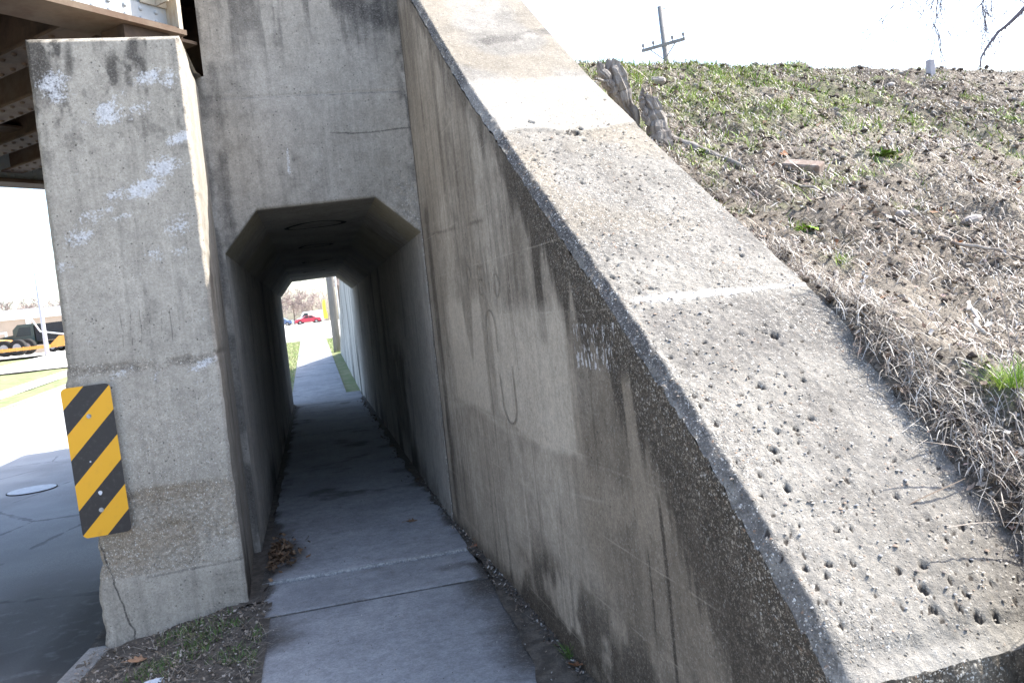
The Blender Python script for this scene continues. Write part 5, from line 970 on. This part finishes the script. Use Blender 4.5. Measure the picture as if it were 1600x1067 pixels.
for t_ in (.2, .8): MB().tube([A0+(B0-A0)*t_-s_*.31-zv*.05, np.array([-.03, 0, 12.25])-s_*.14], .03, 6).build('brace', POLE, root)
MB().tube([(-.12, -.05, 14.8), (-.05, -.05, 14.92), (.2, -.1, 14.85)], .03, 6).build('top_bracket', CHR, root)
# ------------------------------------------------------------ trees
TWIG = plain('bare_twigs', (.16, .135, .15), .9, .2, 3, 0); TRK = plain('tree_bark', (.20, .165, .135), .95, .35, 5, .5, vec=(1, 1, .3)); TWIG2 = plain('reddish_twigs', (.34, .28, .26), .9, .2, 3, 0)
def grow(mb, p, d, L, r0, depth, rr, n, droop=0., spread=.6, kids=(3, 5), minr=.004, segs=4):
    P = [p.copy()]; Rr = [r0]; q = p.copy(); dd = d.copy()
    for i in range(segs):
        dd = dd+np.array([rr.gauss(0, .16), rr.gauss(0, .16), rr.gauss(0, .10)-droop*(1 if depth < 3 else .3)]); dd /= np.linalg.norm(dd); q = q+dd*L/segs; P.append(q.copy()); Rr.append(max(minr, r0*(1-.6*(i+1)/segs)))
    mb.tube(P, Rr, n if depth > 1 else 3, cap=False)
    if depth <= 0: return
    for k in range(rr.randint(*kids)):
        i = rr.randint(1, segs) if depth < 4 else rr.randint(2, segs); a = rr.uniform(0, 6.28); v = np.array([math.cos(a), math.sin(a), rr.uniform(-.2, .7)])
        nd_ = dd*.7+v*spread*rr.uniform(.7, 1.3); nd_ /= np.linalg.norm(nd_); grow(mb, P[i], nd_, L*rr.uniform(.55, .8), Rr[i]*.65, depth-1, rr, n, droop, spread, kids, minr, segs)
def bare_tree(name, loc, H, lab, seed, depth=4, droop=.0, spread=.6, kids=(3, 5), minr=.02, mat=TWIG, r0=None, group=None, lean=(0, 0), firstz=.3):
    rr = random.Random(seed); root = empty(name, loc); tag(root, lab, 'tree', group); r0 = r0 or H*.022
    mb = MB(); P = [np.array([lean[0]*t_**2*H, lean[1]*t_**2*H, H*.62*t_]) for t_ in np.linspace(0, 1, 7)]; P[0][2] = -.4; mb.tube(P, [r0*(1-.6*i/6) for i in range(7)], 10, cap=False); mb.build('trunk', TRK, root, smooth=True, fixn=False)
    mb = MB()
    for k in range(9):
        i = 2+k % 5; t_ = P[min(6, i)]; a = k*2.4+rr.uniform(-.4, .4); d = np.array([math.cos(a), math.sin(a), rr.uniform(.35, 1.0)]); d /= np.linalg.norm(d)
        grow(mb, t_, d, H*rr.uniform(.22, .34), r0*.4, depth-1, rr, 5, droop, spread, kids, minr)
    mb.build('crown', mat, root, fixn=False); return root
# tree at right whose drooping branches enter the frame
def right_tree():
    rr = random.Random(5); loc = np.array([16.2, 11.8, 4.2]); root = empty('drooping_tree', loc); tag(root, 'bare tree whose thin drooping branches hang over the bank at upper right', 'tree')
    mb = MB(); mb.tube([(0, 0, -.6), (.05, 0, 1.5), (0, .1, 3.2), (-.1, .2, 5)], [.22, .19, .16, .11], 12).build('trunk', TRK, root, smooth=True)
    mb = MB()
    def br(pts, r0, r1, tw=10, tl=.8, depth=2, dr=.22):
        pts = [np.array(p)-loc for p in pts]; P = []; N_ = 16
        for i in range(N_+1):
            t_ = i/N_*(len(pts)-1); k = min(int(t_), len(pts)-2); f = t_-k; P.append(pts[k]*(1-f)+pts[k+1]*f+np.array([rr.gauss(0, .008)]*3))
        Rr = [r0+(r1-r0)*i/N_ for i in range(N_+1)]; mb.tube(P, Rr, 6, cap=False)
        for k in range(tw):
            i = rr.randint(5, N_); dd = P[i]-P[i-1]; dd /= np.linalg.norm(dd); d = dd*.8+np.array([rr.gauss(0, .4), rr.gauss(0, .3), rr.gauss(-.35, .25)]); d /= np.linalg.norm(d); grow(mb, P[i], d, tl*rr.uniform(.5, 1.2), max(.006, Rr[i]*.45), depth, rr, 4, dr*.6, .5, (2, 3), .0048, 5)
    br([(16.2, 11.9, 6.8), (14.6, 12.3, 7.0), (13.6, 12.5, 6.4), (13.13, 12.53, 5.93), (12.88, 12.58, 5.72), (12.64, 12.63, 5.57), (12.44, 12.66, 5.36), (12.28, 12.69, 5.14), (12.24, 12.69, 4.94)], .055, .012, 8, .3, 1)
    br([(16.2, 12.0, 7.6), (14.5, 12.6, 7.8), (13.2, 12.9, 7.1), (12.9, 13.0, 6.6), (12.72, 13.0, 6.25), (12.3, 13.1, 5.9)], .04, .006, 14, .7)
    br([(16.1, 12.0, 8.2), (14.2, 12.8, 8.6), (12.6, 13.2, 7.5), (12.2, 13.2, 6.9), (12.0, 13.25, 6.6), (11.9, 13.3, 5.95)], .04, .005, 16, .7)
    br([(16.1, 12.0, 8.6), (14.0, 12.8, 9.2), (12.2, 13.4, 7.9), (11.65, 13.4, 7.0), (11.45, 13.5, 6.6), (11.0, 13.6, 6.2)], .04, .005, 14, .7)
    br([(16.2, 12.0, 7.2), (14.8, 12.2, 7.4), (13.5, 12.4, 6.7), (12.9, 12.45, 6.3)], .035, .005, 10, .6)
    for k in range(9):
        a = rr.uniform(-1.6, 2.0); grow(mb, np.array([0, .1, rr.uniform(2.5, 5)]), np.array([math.cos(a)*.8, math.sin(a)*.8, .6]), 2.2, .06, 3, rr, 5, .1, .6, (2, 4), .005)
    mb.build('crown', TWIG, root, fixn=False)
right_tree()
bare_tree('bare_tree', (4.2, 120, 1.3), 15, 'large bare reddish tree framed at right by the tunnel exit', 3, 5, 0, .6, (3, 4), .03, TWIG2, group='bare trees beyond the lot')
bare_tree('bare_tree', (8.2, 135, 1.3), 15, 'bare reddish tree behind the far utility pole', 4, 4, 0, .6, (3, 5), .03, TWIG2, group='bare trees beyond the lot')
for k, (x, y, H, lab) in enumerate(((-9.5, 230, 10, 'bare tree at the left end of the row behind the red car'), (-4.5, 235, 10, 'bare tree directly behind the red car'), (0.5, 232, 9, 'bare tree behind the white van'), (-15, 240, 12, 'bare tree hidden mostly by the left tunnel wall'))):
    bare_tree('bare_tree', (x, y, 1.3), H, lab, 20+k, 4, 0, .7, (3, 5), .05, TWIG2, group='bare trees beyond the lot')
labs = ['bare tree above the warehouse roof at the very left edge', 'second bare tree from the left above the warehouse roof', 'bare tree above the warehouse just left of the pale pole', 'bare tree above the warehouse directly behind the pale pole', 'tall bare tree touching the left edge of the pier', 'bare tree behind the pier above the warehouse end']
for k, lab in enumerate(labs):
    bare_tree('bare_tree', (-62+k*6.2, 172+(k % 2)*6, 1.3), (7.5, 8, 8.5, 9, 13, 12)[k]*1.25, lab, 40+k, 4, 0, .7, (3, 5), .05, TWIG2, group='bare trees behind the warehouse')
# far wooded rise closing the horizon
def far_wood(name, x0, x1, y, H, lab, seed):
    rr = random.Random(seed); mb = MB()
    for k in range(int((x1-x0)/3.2)):
        x = x0+k*3.2+rr.uniform(-1, 1); yy = y+rr.uniform(-8, 8)
        grow(mb, np.array([x, yy, 1.2]), np.array([0, 0, 1.]), H*rr.uniform(.5, .75), .16, 2, rr, 4, -.05, .7, (4, 6), .07, 4)
    return tag(mb.build(name, TWIG2, fixn=False), lab, 'woodland', kind='stuff')
far_wood('far_woodland', -150, 60, 300, 13, 'hazy brown bare woodland along the horizon', 9)
